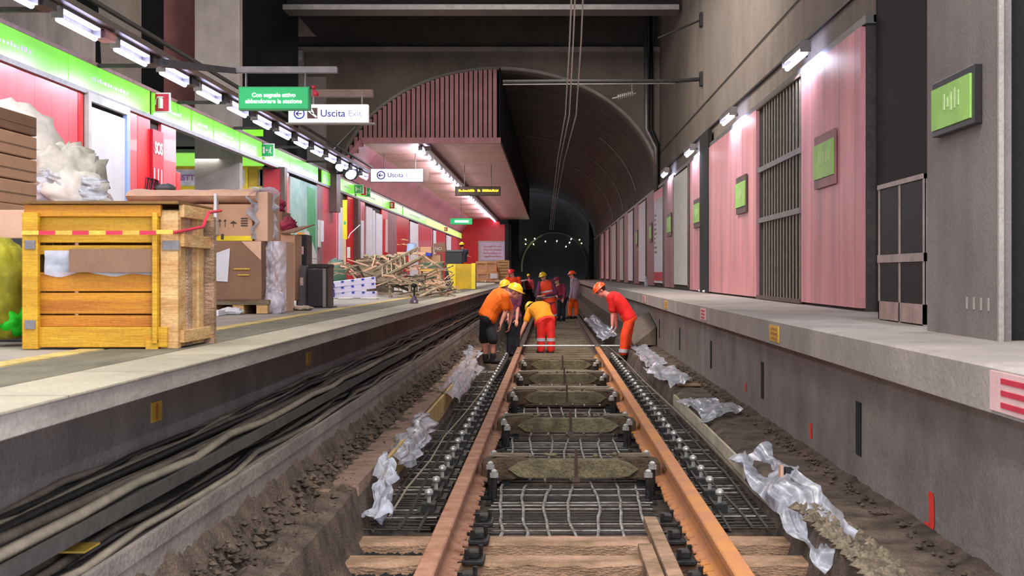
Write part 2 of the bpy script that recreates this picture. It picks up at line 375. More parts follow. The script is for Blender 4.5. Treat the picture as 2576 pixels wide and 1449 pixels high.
for i in range(40):
    a0, a1 = arch(40, .02)[i], arch(40, .02)[i + 1]; b0, b1 = arch(40, .10)[i], arch(40, .10)[i + 1]
    k = len(m.v); m.v += [Vector((a0[0], 38.95, a0[1])), Vector((a1[0], 38.95, a1[1])), Vector((b1[0], 38.95, b1[1])), Vector((b0[0], 38.95, b0[1]))]
    m.f.append([k, k + 1, k + 2, k + 3])
struct('trim_11', m, CONC_L)
struct('wall_portal_lit_haunch', MB().prism([(-7.2, 9.0), (-7.2, 8.05), (-6.35, 8.05)], 'y', 36.5, 37.2), CONC_L)  # lighter concrete stands in for the light on this triangle
# vault
m = MB(); NV = 40; ys = [39.6 + 1.45 * i for i in range(41)]
for y in ys:
    for p in arch(NV): m.v.append(Vector((p[0], y, p[1])))
for i in range(len(ys) - 1):
    for j in range(NV):
        a = i * (NV + 1) + j; m.f.append([a, a + 1, a + NV + 2, a + NV + 1])
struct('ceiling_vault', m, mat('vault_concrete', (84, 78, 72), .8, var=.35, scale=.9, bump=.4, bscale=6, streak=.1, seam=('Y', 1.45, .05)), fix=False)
def ring(y, a0, a1, r, mm, n=26, gx=-.03):
    pts = [(AX + (AA + gx) * math.cos(PI * t), y, AZ + (AB + gx) * math.sin(PI * t)) for t in [a0 + (a1 - a0) * i / n for i in range(n + 1)]]
    return MB().tube(pts, r, 5)
struct('trim_12', ring(57, .02, .47, .028, CONC_L), CONC_L)
struct('trim_13', ring(66, .02, .3, .03, CONC_L), METAL)
struct('trim_14', ring(48, .05, .25, .015, CONC_L), METAL)
# soffit, slope, side and front fascia over the left platform
struct('ceiling_soffit', MB().box((-5.3, 38.6, 5.3), (-1.42, 92.5, 5.42)), SOFF)
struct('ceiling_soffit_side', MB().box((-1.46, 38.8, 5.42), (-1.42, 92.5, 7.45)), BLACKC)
m = MB().add([(-5.3, 38.6, 5.3), (-5.3, 92.5, 5.3), (-6.0, 92.5, 4.38), (-6.0, 38.6, 4.38), (-5.38, 38.6, 5.4), (-5.38, 92.5, 5.4), (-6.1, 92.5, 4.45), (-6.1, 38.6, 4.45)],
             [(0, 1, 2, 3), (4, 7, 6, 5), (0, 3, 7, 4), (1, 5, 6, 2)])
struct('wall_left_slope', m, mat('pink_slope', (222, 146, 152), .4, var=.18, scale=1.3, streak=.1, seam=('Y', 1.2, .02), stretch=(1, .25, 1)))
def archz(x): return AZ + AB * math.sqrt(max(0, 1 - ((x - AX) / AA) ** 2))
m = MB(); m2 = MB(); x = -5.95
while x < -1.5:
    xe = min(x + .125, -1.42); zb = 5.42 if x > -5.25 else 4.4 + (x + 6.0) * 1.36
    if archz(x) > zb + .05: m.box((x + .012, 38.62, zb), (xe - .012, 38.70, min(archz(x), archz(xe)) - .02)); m2.box((x, 38.7, zb), (xe, 38.74, min(archz(x), archz(xe))))
    x += .135
bt = struct('wall_fascia', m2, BLACKC)
m.build('batten_cladding', BATT, bt)
struct('trim_15', MB().box((-5.35, 38.5, 5.28), (-1.40, 38.62, 5.44)), BATT)
# far end wall of the left platform
struct('wall_end_platform', MB().box((-6.1, 92, PZ), (-3.0, 92.6, 4.95)).box((-6.1, 91.9, 4.05), (-5.9, 92.0, 4.1)), REDS)
struct('wall_end_platform_band', MB().box((-5.3, 92, 4.95), (-3.4, 92.6, 5.3)), REDS)
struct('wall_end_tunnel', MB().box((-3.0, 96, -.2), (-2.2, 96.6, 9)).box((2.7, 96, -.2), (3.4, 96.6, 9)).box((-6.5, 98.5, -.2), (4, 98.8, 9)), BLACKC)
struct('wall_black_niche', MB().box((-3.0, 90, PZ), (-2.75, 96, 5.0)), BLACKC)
# tunnel bore far behind: ring of segments
m = MB(); 
for i in range(25):
    t = PI * (-.12 + 1.24 * i / 24)
    for y in (96.2, 98.4): m.v.append(Vector((.25 + 2.35 * math.cos(t), y, CZ + .5 + 2.45 * math.sin(t))))
    for y in (98.4, 96.2): m.v.append(Vector((.25 + 2.52 * math.cos(t), y, CZ + .5 + 2.62 * math.sin(t))))
for i in range(24):
    a = 4 * i
    for j in range(4): m.f.append([a + j, a + (j + 1) % 4, a + 4 + (j + 1) % 4, a + 4 + j])
struct('trim_16', m, METAL_D)
m = MB()
for i in range(9):
    t = PI * (.62 + .42 * i / 8); p = (.25 + 2.3 * math.cos(t), 96.0, CZ + .5 + 2.4 * math.sin(t)); m.v += [Vector(p), Vector((p[0] + .07, p[1], p[2] - .03))]
    if i: k0 = len(m.v) - 4; m.f.append([k0, k0 + 1, k0 + 3, k0 + 2])
struct('trim_17', m, mat('pale_green_paint', (150, 170, 110), .6))
for i, (px, py, mm) in enumerate([(1322, 602, DOT), (1322, 614, DOT), (1345, 600, DOT2), (1342, 614, DOT), (1372, 607, DOT2), (1401, 606, DOT2), (1437, 601, DOT2), (1433, 610, DOT2), (1424, 620, DOT2), (1458, 603, DOT), (1463, 612, DOT), (1281, 619, DOT2)]):
    p = Wp(px, py, 95.5)
    o = tag(MB().ball(p, (.045, .04, .04), 8, 5).cyl(p + Vector((0, .03, 0)), p + Vector((0, 3.0, 0)), .012, 6).build('tunnel_lamp', mm, loc=p), 'tiny lamp glowing on the ring of the dark far tunnel mouth', 'lamp', 'lamps at the far tunnel mouth')

# ---- left wall backing, lower cladding
m = MB().box((-6.35, 8, PZ), (-6.06, YL(443), 4.35)).box((-6.35, YL(716), PZ), (-6.06, 94, 4.35))
struct('wall_left', m, CONC_D)
def lpanel(p0, p1, mm, X=6.0, z0=PZ + .02, z1=3.93, proud=.05, name='wall_panel'):
    a = YL(p0, X) if p0 > -900 else 8; b = YL(p1, X)
    return struct(name, MB().box((-X - proud, a + .01, z0), (-X, b - .01, z1)), mm)
lpanel(-999, 196, REDP); lpanel(196, 211, REDS)
for a, b, mm in [(318, 345, REDP), (345, 378, REDS), (405, 443, REDP), (716, 727, REDP), (797, 812, PINKD), (812, 851, REDP), (874, 897, REDS), (905, 918, REDP), (960, 976, REDS), (976, 998, PINKD), (998, 1029, RED), (1051, 1088, REDP), (1096, 1121, RED), (1134, 1163, REDP)]:
    lpanel(a, b, mm)
struct('column_or_void_left', MB().box((-6.06, YL(897, 5.9), PZ), (-5.85, YL(903, 5.9), 3.9)), METAL_B)
struct('column_or_void_left', MB().box((-6.05, YL(842, 5.85), 3.3), (-5.80, YL(852, 5.85), 4.5)), METAL_B)
# mezzanine seen above the sign band
struct('wall_left_rear', MB().box((-7.6, 4, PZ), (-7.3, 22.0, 5.45)), CONC)
struct('wall_left_rear', MB().box((-7.6, 30.6, PZ), (-6.9, 39, 5.3)), CONC_D)
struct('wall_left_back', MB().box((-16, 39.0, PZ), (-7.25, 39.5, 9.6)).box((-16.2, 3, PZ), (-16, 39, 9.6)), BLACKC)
def colpx(name, p0, p1, d, mm, z0=PZ, z1=9.4, th=.6):
    struct(name, MB().box(((p0 - VX) * d / F, d, z0), ((p1 - VX) * d / F, d + th, z1)), mm)
colpx('column_or_void_left', 490, 603, 27.3, CONC_L, th=.25)
colpx('column_or_void_left', 412, 490, 29.0, mat('red_brown_cladding', (168, 108, 100), .7, var=.2, scale=2), z0=4.3)
colpx('column_or_void_left', 330, 412, 31.0, BLACKC, z0=4.3)  # black slab painted in for a dark void, no column here
colpx('column_or_void_left', 603, 745, 36.0, BLACKC, z0=4.3, th=.3)  # another black slab standing in for the void beside the portal
d = 24.0
struct('column_or_void_left', MB().prism([((330 - VX) * d / F, 4.3), ((330 - VX) * d / F, 9.4), ((225 - VX) * d / F, 9.4), ((262 - VX) * d / F, 4.3)], 'y', d, d + .6), CONC_U)
struct('floor_mezzanine', MB().box((-11, 8, 4.3), (-6.1, 38.5, 4.36)), CONC_D)

# portal wall lit pilaster on the left
struct('trim_18', MB().box((-7.25, 38.85, 4.3), (-6.35, 39, 7.2)), CONC_L)

# ================================================================== RAILS AND TRACK
RP = [(-.085, 0), (.085, 0), (.085, .014), (.02, .034), (.012, .06), (.012, .125), (.030, .138), (.047, .142), (.047, .172), (.040, .18), (-.040, .18), (-.047, .172), (-.047, .142), (-.030, .138), (-.012, .125), (-.012, .06), (-.02, .034), (-.085, .014)]
RB = .035
def rail(x, ya, yb, mm, label, shift=0):
    r = thing('rail', (x, ya, RB), label, 'rail')
    MB().prism([(x + shift + p[0], RB + p[1]) for p in RP], 'y', ya, yb).build('rail_profile', mm, r)
    return r
XL, XR = -.588, .898
rl = rail(XL, 4.0, 26.2, RUST, 'rusty steel rail on the left of the stripped near track')
rr = rail(XR, 4.0, 26.2, RUST_O, 'orange rusty steel rail on the right of the stripped near track')
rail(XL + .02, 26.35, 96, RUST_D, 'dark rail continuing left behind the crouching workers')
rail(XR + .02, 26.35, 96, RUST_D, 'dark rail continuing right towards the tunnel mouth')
def fasten(parent, x, y, side, inner):
    """a baseplate with screw stack and round grey cap; side -1/1 = away from rail"""
    b = MB().box((x - .075, y - .13, RB - .05), (x + .075, y + .13, RB + .03)).box((x - .045, y - .07, RB + .03), (x + .045, y + .07, RB + .075))
    p = b.build('rail_fastening', METAL_D, parent)
    c = MB().cyl((x, y, RB + .07), (x, y, RB + .125), .014, 6); c.ball((x, y, RB + .142), (.030, .030, .026), 10, 6)
    c.build('bolt_cap', STEEL, p)
    return p
proto_done = False
for rx_, par in ((XL, rl), (XR, rr)):
    sgn = -1 if rx_ < 0 else 1
    i = 0; y = 8.95
    first = None
    while y < 24.5:
        xo = rx_ + sgn * .205
        if first is None:
            first = fasten(par, xo, y, sgn, False); y_first = y
        else:
            c = first.copy(); C.objects.link(c); c.parent = par; c.location = Vector(first.location) + Vector((0, y - y_first, 0))
            for g in first.children: e = g.copy(); C.objects.link(e); e.parent = c
        y += .555
    # clips gripping the inner foot of the rail, worn into a ragged row
    y = 6.6; random.seed(3 if sgn < 0 else 4)
    cf = None
    while y < 23 and i < 95:
        c = MB(); xi = rx_ - sgn * .075
        w_ = random.uniform(.05, .09); e = random.uniform(.018, .045)
        c.add([(xi + sgn * .02, y - w_, RB + .012), (xi + sgn * .02, y + w_, RB + .012), (xi - sgn * e, y + w_ * .4, RB + .004), (xi - sgn * e, y - w_ * .7, RB + .004),
               (xi + sgn * .02, y - w_, RB + .03), (xi + sgn * .02, y + w_, RB + .03), (xi - sgn * e, y + w_ * .4, RB + .016), (xi - sgn * e, y - w_ * .7, RB + .016)],
              [(0, 3, 2, 1), (4, 5, 6, 7), (0, 1, 5, 4), (1, 2, 6, 5), (2, 3, 7, 6), (3, 0, 4, 7)])
        c.build('rail_clip', (RUST if sgn < 0 else RUST_O), par); i += 1
        y += random.uniform(.14, .24)
# inner bolts and jacks near each cross-beam
def jack(x, y, h, lab):
    t = thing('track_jack', (x, y, -.05), lab, 'jack', 'screw jacks under the rails')
    MB().cyl((x, y, -.06), (x, y, h), .022, 8).build('spindle', METAL_D, t)
    MB().box((x - .06, y - .06, -.065), (x + .06, y + .06, -.045)).build('base_plate', METAL_D, t)
    m = MB().cyl((x, y, h - .02), (x, y, h + .01), .034, 6); m.ball((x, y, h + .02), (.025, .025, .02), 8, 5); m.build('nut', STEEL, t)
names = ['nearest the camera', 'second nearest', 'third nearest', 'fourth nearest', 'farthest, by the workers']
for bi, d in enumerate((10.55, 13.55, 16.6, 19.6, 22.6)):
    t = thing('cross_beam', (.17, d, .05), 'mossy pointed cross-beam between the rails, %s' % names[bi], 'beam', 'cross-beams between the rails')
    xc = .175
    hexp = [(xc - .50, .112), (xc - .42, .165), (xc - .34, .185), (xc + .34, .185), (xc + .42, .165), (xc + .50, .112), (xc + .42, .055), (xc + .33, .045), (xc - .33, .045), (xc - .42, .055)]
    MB().prism(hexp, 'y', d - .10, d + .02).build('beam_core', MOSS, t, bevel=.006)
    for s_ in (-1, 1):
        xa = xc + s_ * .30; xb = (XL + .06) if s_ < 0 else (XR - .06)
        pl = [(xa, .06), (xa + s_ * .16, .03), (xb - s_ * .06, .02), (xb, .06), (xb, .16), (xb - s_ * .12, .19), (xa + s_ * .1, .20), (xa, .17)]
        MB().prism(pl, 'y', d - .07, d + .22).build('beam_end', BROWN, t, bevel=.01)
        MB().box((min(xa + s_ * .05, xb - s_ * .08), d + .02, .195), (max(xa + s_ * .05, xb - s_ * .08), d + .14, .21)).build('top_strap', WOOD_O, t)
        MB().box((xc + s_ * .52 - .03, d - .02, -.07), (xc + s_ * .52 + .03, d + .04, .05)).build('leg', METAL_D, t)
    MB().cyl((xc + .02, d - .115, .03), (xc + .02, d - .115, .27), .013, 6).box((xc - .01, d - .13, .02), (xc + .05, d - .1, .06)).build('centre_post', METAL_B, t)
    random.seed(bi)
    m = MB()
    for q in range(14):
        xx = xc + random.uniform(-.4, .4); yy = d + random.uniform(.03, .2); m.ball((xx, yy, .19), (random.uniform(.012, .03), .02, random.uniform(.01, .02)), 6, 4)
    o = m.build('rubble_crumbs', MOSS, t); o['kind'] = 'stuff'
    for s_, xx in ((-1, XL + .14), (1, XR - .14)):
        for q, dy in enumerate((-.34, .30)):
            jack(xx, d + dy, .17, 'dark screw jack with grey cap just inside the rusty rails')
    for s_, xx in ((-1, XL + .18), (1, XR - .19)):
        jack(xx, d - .62 , .15, 'dark screw jack with grey cap just inside the rusty rails')
# rebar mats
def mat_bay(name, xa, xb, ya, yb, z, nlong, mm, mml, label, pitch=.1, wavy=.03, rt=.006):
    t = thing(name, ((xa + xb) / 2, ya, z), label, 'rebar mat', 'reinforcing mats in the track pit')
    y = ya; random.seed(int(ya * 10))
    while y < yb:
        a = random.uniform(-.01, .01); zz = z + random.uniform(-.006, .006)
        MB().tube([(xa + random.uniform(-.02, .02), y + a, zz), (xb + random.uniform(-.02, .02), y - a, zz)], rt, 5).build('transverse_bar', mm if random.random() < .8 else REBAR, t); y += pitch * random.uniform(.85, 1.15)
    for i in range(nlong):
        x = xa + (xb - xa) * (i + .5) / nlong; ph = random.uniform(0, 6); pts = []
        for q in range(13):
            yy = ya - .05 + (yb - ya + .1) * q / 12; pts.append((x + wavy * math.sin(ph + q * .35) + .02 * ns(q * .4, i), yy, z + .016 + .012 * math.sin(ph + q * .7)))
        MB().tube(pts, .0105, 5).build('longitudinal_bar', mml, t)
mat_bay('rebar_mat', -.42, .72, 8.35, 10.5, -.03, 7, REBAR_D, REBAR, 'steel bar mat between the rails, in the nearest bay', .085)
mat_bay('rebar_mat', -.42, .72, 10.75, 13.5, -.03, 7, REBAR_D, REBAR, 'steel bar mat between the rails, in the second nearest bay', .1)
mat_bay('rebar_mat', -.42, .72, 13.8, 16.5, -.03, 7, REBAR_D, REBAR, 'steel bar mat between the rails, in the third bay from the camera', .14)
mat_bay('rebar_mat', -.42, .72, 16.9, 22.3, -.03, 6, REBAR_D, REBAR, 'steel bar mat between the rails, in the far bay by the workers', .2)
mat_bay('rebar_mat', -1.12, -.72, 8.3, 15, .05, 3, REBAR_D, REBAR_D, 'dark bar mat outside the left rail, beside the near plastic sheets', .1, .015)
mat_bay('rebar_mat', -1.10, -.74, 15.1, 22, .05, 2, REBAR_D, REBAR_D, 'dark bar mat outside the left rail, farther half by the worker in shorts', .14, .015)
mat_bay('rebar_mat', 1.04, 1.37, 8.3, 15, .06, 3, REBAR_D, REBAR_D, 'dark bar mat outside the right rail, beside the big plastic sheet', .1, .015)
mat_bay('rebar_mat', 1.04, 1.35, 15.1, 22, .06, 2, REBAR_D, REBAR_D, 'dark bar mat outside the right rail, farther half by the worker in red', .14, .015)
# timber sleepers in the foreground
for i, (d, lab) in enumerate([(7.98, 'rough timber sleeper under the rails, the farthest of the foreground row'), (7.42, 'rough timber sleeper under the rails, second of the foreground row'), (6.85, 'rough timber sleeper at the bottom edge of the picture'), (6.28, 'rough timber sleeper just below the picture edge')]):
    m = MB(); n = 40
    def sec(x, j):
        e = .012 * ns(x * 7, d, j) + .008 * ns(x * 22, d, j)
        return [(-.12 + e, -.08), (-.12 + e, .02 + e), (-.10, .034 + .2 * e), (.10 + e, .034), (.13 + e, .02), (.13, -.08)][j]
    for q in range(n + 1):
        x = -1.16 + 2.6 * q / n
        for j in range(6): yy, zz = sec(x, j); m.v.append(Vector((x, d + .12 + yy, zz)))
    for q in range(n):
        for j in range(6): a = q * 6; m.f.append([a + j, a + (j + 1) % 6, a + 6 + (j + 1) % 6, a + 6 + j])
    m.f += [[5, 4, 3, 2, 1, 0], [n * 6 + j for j in range(6)]]
    tag(m.build('timber_sleeper', WOOD_P, loc=(0, d, 0)), lab, 'sleeper', 'timber sleepers in the foreground')
tag(MB().box((.62, 5.2, .04), (.70, 8.5, .10), Matrix.Rotation(R(.3), 4, 'Z')).build('loose_plank', WOOD_P, bevel=.004), 'long pinkish plank lying lengthwise over the timber sleepers', 'plank')
tag(MB().box((.52, 5.2, .036), (.60, 7.75, .08), Matrix.Rotation(R(.2), 4, 'Z')).build('loose_plank', WOOD_P, bevel=.004), 'shorter pinkish plank, left of the long one on the sleepers', 'plank')
# ragged dark clutter around the near rail feet: screws and chairs
for (rx_, sgn) in ((XL, 1), (XR, -1)):
    for i in range(5):
        y = 6.35 + i * .56; x = rx_ + sgn * .17
        t = thing('rail_chair', (x, y, .03), 'black iron rail chair bolted to a near timber sleeper', 'rail chair', 'iron chairs on the near sleepers')
        MB().box((x - .06, y - .10, .034), (x + .06, y + .10, .06)).box((x - .03, y - .05, .06), (x + .03, y + .05, .10)).build('chair_plate', METAL_D, t, bevel=.006)
        for dx, dy in ((-.035, -.07), (.035, .06)): MB().cyl((x + dx, y + dy, .06), (x + dx, y + dy, .115), .014, 6).build('screw', METAL_D, t)
# concrete sleepers of the surviving track beyond
for i in range(41):
    d = (24.4 + (i - 7) * .75 * (1 + (i - 7) * .01)) if i >= 7 else (17.25, 18.05, 18.8, 20.35, 21.2, 21.9, 23.5)[i]
    o = MB().prism([(-.15, -.06), (.15, -.06), (.11, .06), (-.11, .06)], 'x', -.52, .86)
    o.v = [Vector((p.x, p.y + d, p.z - .005 if False else p.z)) for p in o.v]
    tag(o.build('concrete_sleeper', WOOD_O, bevel=.006), 'dusty sleeper between the far rails around the workers', 'sleeper', 'dusty sleepers under the far rails')
# gauge bar across the rails
t = thing('gauge_bar', (.15, 26.25, .2), 'pale metal gauge bar laid across both rails behind the yellow-shirted worker', 'bar')
MB().cyl((-.75, 26.27, .232), (1.62, 26.27, .232), .016, 8).build('rod', STEEL, t)
for x in (XL, XR): MB().box((x - .06, 26.22, .216), (x + .06, 26.32, .25)).build('clamp', METAL, t)

# ---- cables on the ledges
def cable(pts, r, mm, lab, grp, n=6):
    return tag(MB().tube(pts, r, n).build('cable', mm, smooth=True), lab, 'cable', grp)
random.seed(11)
for i in range(9):
    x0 = -1.84 + i * .035; pts = []; ph = random.uniform(0, 9); r = random.uniform(.008, .02)
    for q in range(70):
        y = 3.1 + q * .7 * (1 + q * .006); pts.append((min(-1.55, x0 + .06 * ns(y * .9, ph)), y, .775 + r + .05 * abs(ns(y * 1.1, ph + 5))))
    cable(pts, r, (CABLE, METAL_D, CABLE_L)[i % 3], 'dusty cable lying along the upper ledge under the left platform', 'cables on the upper ledge')
for i in range(9):
    x0 = -1.82 + i * .036; pts = []; ph = random.uniform(0, 9); r = random.uniform(.009, .02)
    for q in range(70):
        y = 3.1 + q * .7 * (1 + q * .006); pts.append((min(-1.54, x0 + .07 * ns(y * .9, ph)), y, .60 + r + .05 * abs(ns(y * 1.1, ph + 5))))
    cable(pts, r, (CABLE, CABLE, METAL_D, CABLE_L)[i % 4], 'dusty cable lying along the lower ledge above the rubble', 'cables on the lower ledge')
tag(MB().box((-1.66, 4.62, .66), (-1.57, 4.78, .666), Matrix.Identity(4)).build('yellow_paper', YLINE), 'yellow paper scrap on the lower ledge in the bottom left corner', 'paper')
cable([Wp(698, 1005, 9.2), Wp(706, 1002, 9.3), Wp(704, 1020, 9.35), Wp(690, 1034, 9.4), Wp(650, 1032, 9.0), Wp(600, 1050, 8.6)], .008, CABLE_L, 'short pale cable end curling up from the upper ledge', None)
cable([(-.80, 24.9, .12), (-.74, 23.8, .2), (-.72, 22.6, .19), (-.73, 21.5, .2), (-.76, 20.4, .15), (-.82, 18.5, .1), (-.86, 17, .08)], .022, METAL_D, 'thick black hose running along the outside of the left rail', None)
cable([(1.10, 26, .22), (1.16, 22, .24), (1.22, 18, .2), (1.30, 14.5, .18), (1.35, 11.5, .16), (1.37, 9.2, .13), (1.41, 8.6, .12)], .011, CABLE, 'thin cable along the outer edge of the right bar mat', None)
cable([(-1.0, 8.5, .1), (-.98, 9.4, .14), (-.93, 10.6, .16), (-.95, 12.2, .15), (-.9, 14, .15), (-.86, 17, .13), (-.84, 20, .13)], .008, CABLE_L, 'thin pale wire snaking over the left bar mat', None)

# ---- formwork boards along the pit edges
tag(MB().box((1.385, 9.9, .10), (1.405, 15.5, .245)).build('formwork_board', mat('pale_board', (200, 190, 164), .8, var=.25, scale=3, bump=.3)), 'pale board edging the pit beside the plastic on the right', 'board')
tag(MB().box((-1.165, 9.3, .10), (-1.14, 21, .305)).build('formwork_board', mat('pale_board_y', (206, 176, 110), .8, var=.25, scale=3, bump=.3)), 'yellowish board edging the pit on the left', 'board')
m = MB().box((-1.36, 8.05, .05), (-1.30, 8.12, .33)); tag(m.build('wood_stake', WOOD_P, bevel=.004), 'short wooden stake standing left of the nearest sleepers', 'stake')
tag(MB().box((1.52, 16.4, .26), (1.80, 16.7, .275), Matrix.Identity(4)).build('loose_board', WOOD_P), 'flat board scrap on the earth beside the right pit edge', 'board')
# stuff: stones
def rocks(name, n, fx, fy, fz, r0, r1, mm, label):
    m = MB()
    for i in range(n):
        x = fx(); y = fy(); r = random.uniform(r0, r1); c = Vector((x, y, fz(x, y))); k = len(m.v)
        for v in [(1, 0, 0), (-1, 0, 0), (0, 1, 0), (0, -1, 0), (0, 0, .7), (0, 0, -.7)]:
            m.v.append(c + Vector(v) * r * random.uniform(.6, 1.3))
        for t_ in [(0, 2, 4), (2, 1, 4), (1, 3, 4), (3, 0, 4), (2, 0, 5), (1, 2, 5), (3, 1, 5), (0, 3, 5)]: m.f.append([k + q for q in t_])
    return tag(m.build(name, mm), label, 'rubble', None, 'stuff')
random.seed(5)
struct('trim_22', MB().box((-1.355, 8.4, .24), (-1.175, 24, .318)), mat('pink_ledge', (150, 122, 104), .9, var=.35, scale=7, bump=.8, bscale=40))
rocks('rubble', 1700, lambda: random.uniform(-1.45, -1.22), lambda: 5 + 20 * random.random() ** 1.6, lambda x, y: .30 + max(0, (-1.33 - x)) * 1.0, .008, .035, EARTH, 'brown stones and broken concrete on the slope left of the track')
rocks('rubble', 420, lambda: random.uniform(1.42, 1.62), lambda: 6 + 2.0 * random.random(), lambda x, y: .25, .012, .045, mat('rubble_grey', (120, 108, 90), .95, var=.5, scale=12), 'rough grey rubble heap in the bottom right corner')
rocks('rubble', 330, lambda: random.uniform(1.80, 1.93), lambda: 6 + 14 * random.random(), lambda x, y: .265, .008, .028, EARTH, 'crumbled mortar along the foot of the right wall')
rocks('rubble', 700, lambda: random.uniform(-1.1, 1.3), lambda: 27 + 28 * random.random(), lambda x, y: .03, .01, .035, mat('ballast_grey', (134, 130, 122), .95, var=.4, scale=12), 'grey ballast between the far rails')
rocks('rubble', 500, lambda: random.uniform(-1.12, -.66), lambda: 6.2 + 1.8 * random.random(), lambda x, y: -.03, .01, .04, BLACKC, 'dark stones between the near sleepers, left of the rail')
rocks('rubble', 500, lambda: random.uniform(-.5, .85), lambda: 6.2 + 2.1 * random.random(), lambda x, y: -.04, .01, .035, mat('ochre_dirt', (150, 118, 92), .95, var=.4, scale=12), 'ochre dirt and stones between the near timber sleepers')

# ---- plastic sheets
def sheet(c0, c1, c2, c3, amp, seed, label, n=26, mm=None, name='plastic_sheet'):
    c0, c1, c2, c3 = map(Vector, (c0, c1, c2, c3)); m = MB()
    def fn(u, v):
        p = c0.lerp(c1, u).lerp(c3.lerp(c2, u), v)
        e = .06 * ns(u * 5, v * 5, seed)
        rdg = amp * (.5 + ns(u * 3, v * 3, seed) + .55 * abs(ns(u * 4, v * 9, seed + 3)) + .12 * ns(u * 16, v * 16, seed))
        edge = min(u, 1 - u, v, 1 - v); p = p + Vector((e * (1 if edge < .2 else .3) + .05 * ns(v * 9, u, seed + 8), e * 1.2, rdg))
        return p
    m.grid(fn, n, n)
    return tag(m.build(name, mm or FILM, smooth=True, fix=False), label, 'plastic sheet')
sheet((1.37, 6.85, .05), (1.56, 6.95, .24), (1.60, 10.1, .28), (1.31, 10.1, .18), .12, 1, 'large crumpled clear plastic sheet right of the pit in the foreground')
sheet((1.41, 12.3, .24), (1.86, 13.2, .27), (1.62, 14.4, .27), (1.36, 14.6, .22), .07, 2, 'plastic sheet with a pointed corner, middle one on the right')
sheet((1.38, 15.8, .24), (1.75, 16.9, .27), (1.68, 19.2, .27), (1.30, 19.5, .22), .09, 3, 'wrinkled pale plastic sheet right of the pit below the middle of the wall')
sheet((1.40, 20.0, .22), (1.72, 20.2, .27), (1.74, 25.4, .27), (1.46, 25.0, .25), .05, 4, 'plastic sheet behind the boots of the worker in red')
sheet((1.12, 30, .10), (1.45, 30, .26), (1.40, 44, .28), (1.08, 44, .12), .06, 5, 'pale sheeting along the far right of the track behind the workers')
sheet((-1.13, 8.35, .08), (-.98, 8.3, .06), (-1.02, 9.1, .30), (-1.14, 9.3, .34), .08, 6, 'small crumpled plastic bag at the near end of the left pit edge')
sheet((-1.16, 9.9, .30), (-1.02, 9.9, .14), (-1.02, 12.2, .18), (-1.15, 12.4, .36), .06, 7, 'narrow plastic strip hanging over the left pit edge')
sheet((-1.2, 14.8, .3), (-.98, 14.8, .16), (-.98, 20, .2), (-1.24, 20, .36), .10, 8, 'wrinkled plastic sheet on the left pit edge below the worker in shorts')
sheet((-1.38, 20.4, .32), (-1.12, 20.4, .26), (-1.16, 23.0, .28), (-1.40, 23.2, .34), .05, 9, 'plastic sheet at the feet of the worker in black shorts')
t = thing('wood_offcuts', (1.48, 8.9, .3), 'two short upright wood offcuts pinning down the big plastic sheet', 'wood offcut')
MB().box((1.455, 8.68, .27), (1.475, 8.75, .385)).build('offcut', CARD_P, t); MB().box((1.485, 8.66, .27), (1.535, 8.76, .37)).build('offcut', BLACKP, t)

# ================================================================== RIGHT PLATFORM FACE
def rpanel(p0, p1, mm, z0=PZ + .03, z1=4.0, X=3.0, name='wall_panel', d0=None, d1=None):
    a = d0 or YR(p1, X); b = d1 or YR(p0, X)
    return struct(name, MB().box((X, a + .01, z0), (X + .05, b - .01, z1)), mm)
rpanel(2015, 2165, PINK); rpanel(1783, 1902, PINK); rpanel(1735, 1760, PINK)
struct('trim_19', MB().box((2.985, YR(1783), PZ), (3.06, YR(1762), 4.35)), BLACKC)
for a, b, mm in [(1671, 1696, PINKD), (1627, 1646, PINKD), (1595, 1607, PINKD), (1570, 1580, PINKD), (1552, 1559, PINKD), (1534, 1539, PINKD), (1521, 1525, PINKD), (1509, 1513, PINKD)]:
    rpanel(a, b, mm)
poster_names = ['white poster, nearest one on the right wall', 'white poster with red top and bottom strips on the right wall', 'pale poster just beyond the red-striped one', 'pale poster, fourth from the camera on the right wall', 'pale narrow poster, fifth from the camera on the right wall', 'beige narrow poster, sixth from the camera on the right wall', 'pinkish narrow poster, seventh from the camera on the right wall', 'last pinkish poster by the tunnel end on the right wall']
for i, ((a, b, mm)) in enumerate([(1697, 1733, PALE), (1647, 1670, WHITE), (1608, 1626, WHITE), (1581, 1594, WHITE), (1560, 1569.5, PALE), (1539.5, 1551, PALE), (1525.5, 1533, SIGNW), (1513.5, 1520, SIGNW)]):
    y0_, y1_ = YR(b), YR(a); t = thing('poster', (2.97, (y0_ + y1_) / 2, PZ), poster_names[i], 'poster', 'tall posters on the right wall')
    MB().box((2.975, y0_ + .05, PZ + .12), (3.01, y1_ - .05, 3.93)).build('sheet', mm, t)
    MB().box((2.97, y0_, PZ + .08), (3.0, y0_ + .06, 4.0)).box((2.97, y1_ - .06, PZ + .08), (3.0, y1_, 4.0)).build('frame', METAL_B, t)
    if i == 1:
        MB().box((2.968, y0_ + .07, 3.68), (2.974, y1_ - .07, 3.93)).build('top_strip', REDS, t); MB().box((2.968, y0_ + .07, PZ + .18), (2.974, y1_ - .07, PZ + .42)).build('bottom_strip', SIGNR, t)
        random.seed(2)
        m = MB()
        for q in range(9): z = 2.2 + q * .13; m.box((2.969, y1_ - .6 - random.uniform(0, .5), z), (2.974, y1_ - .25, z + .05))
        m.build('faded_print', GREYP, t)
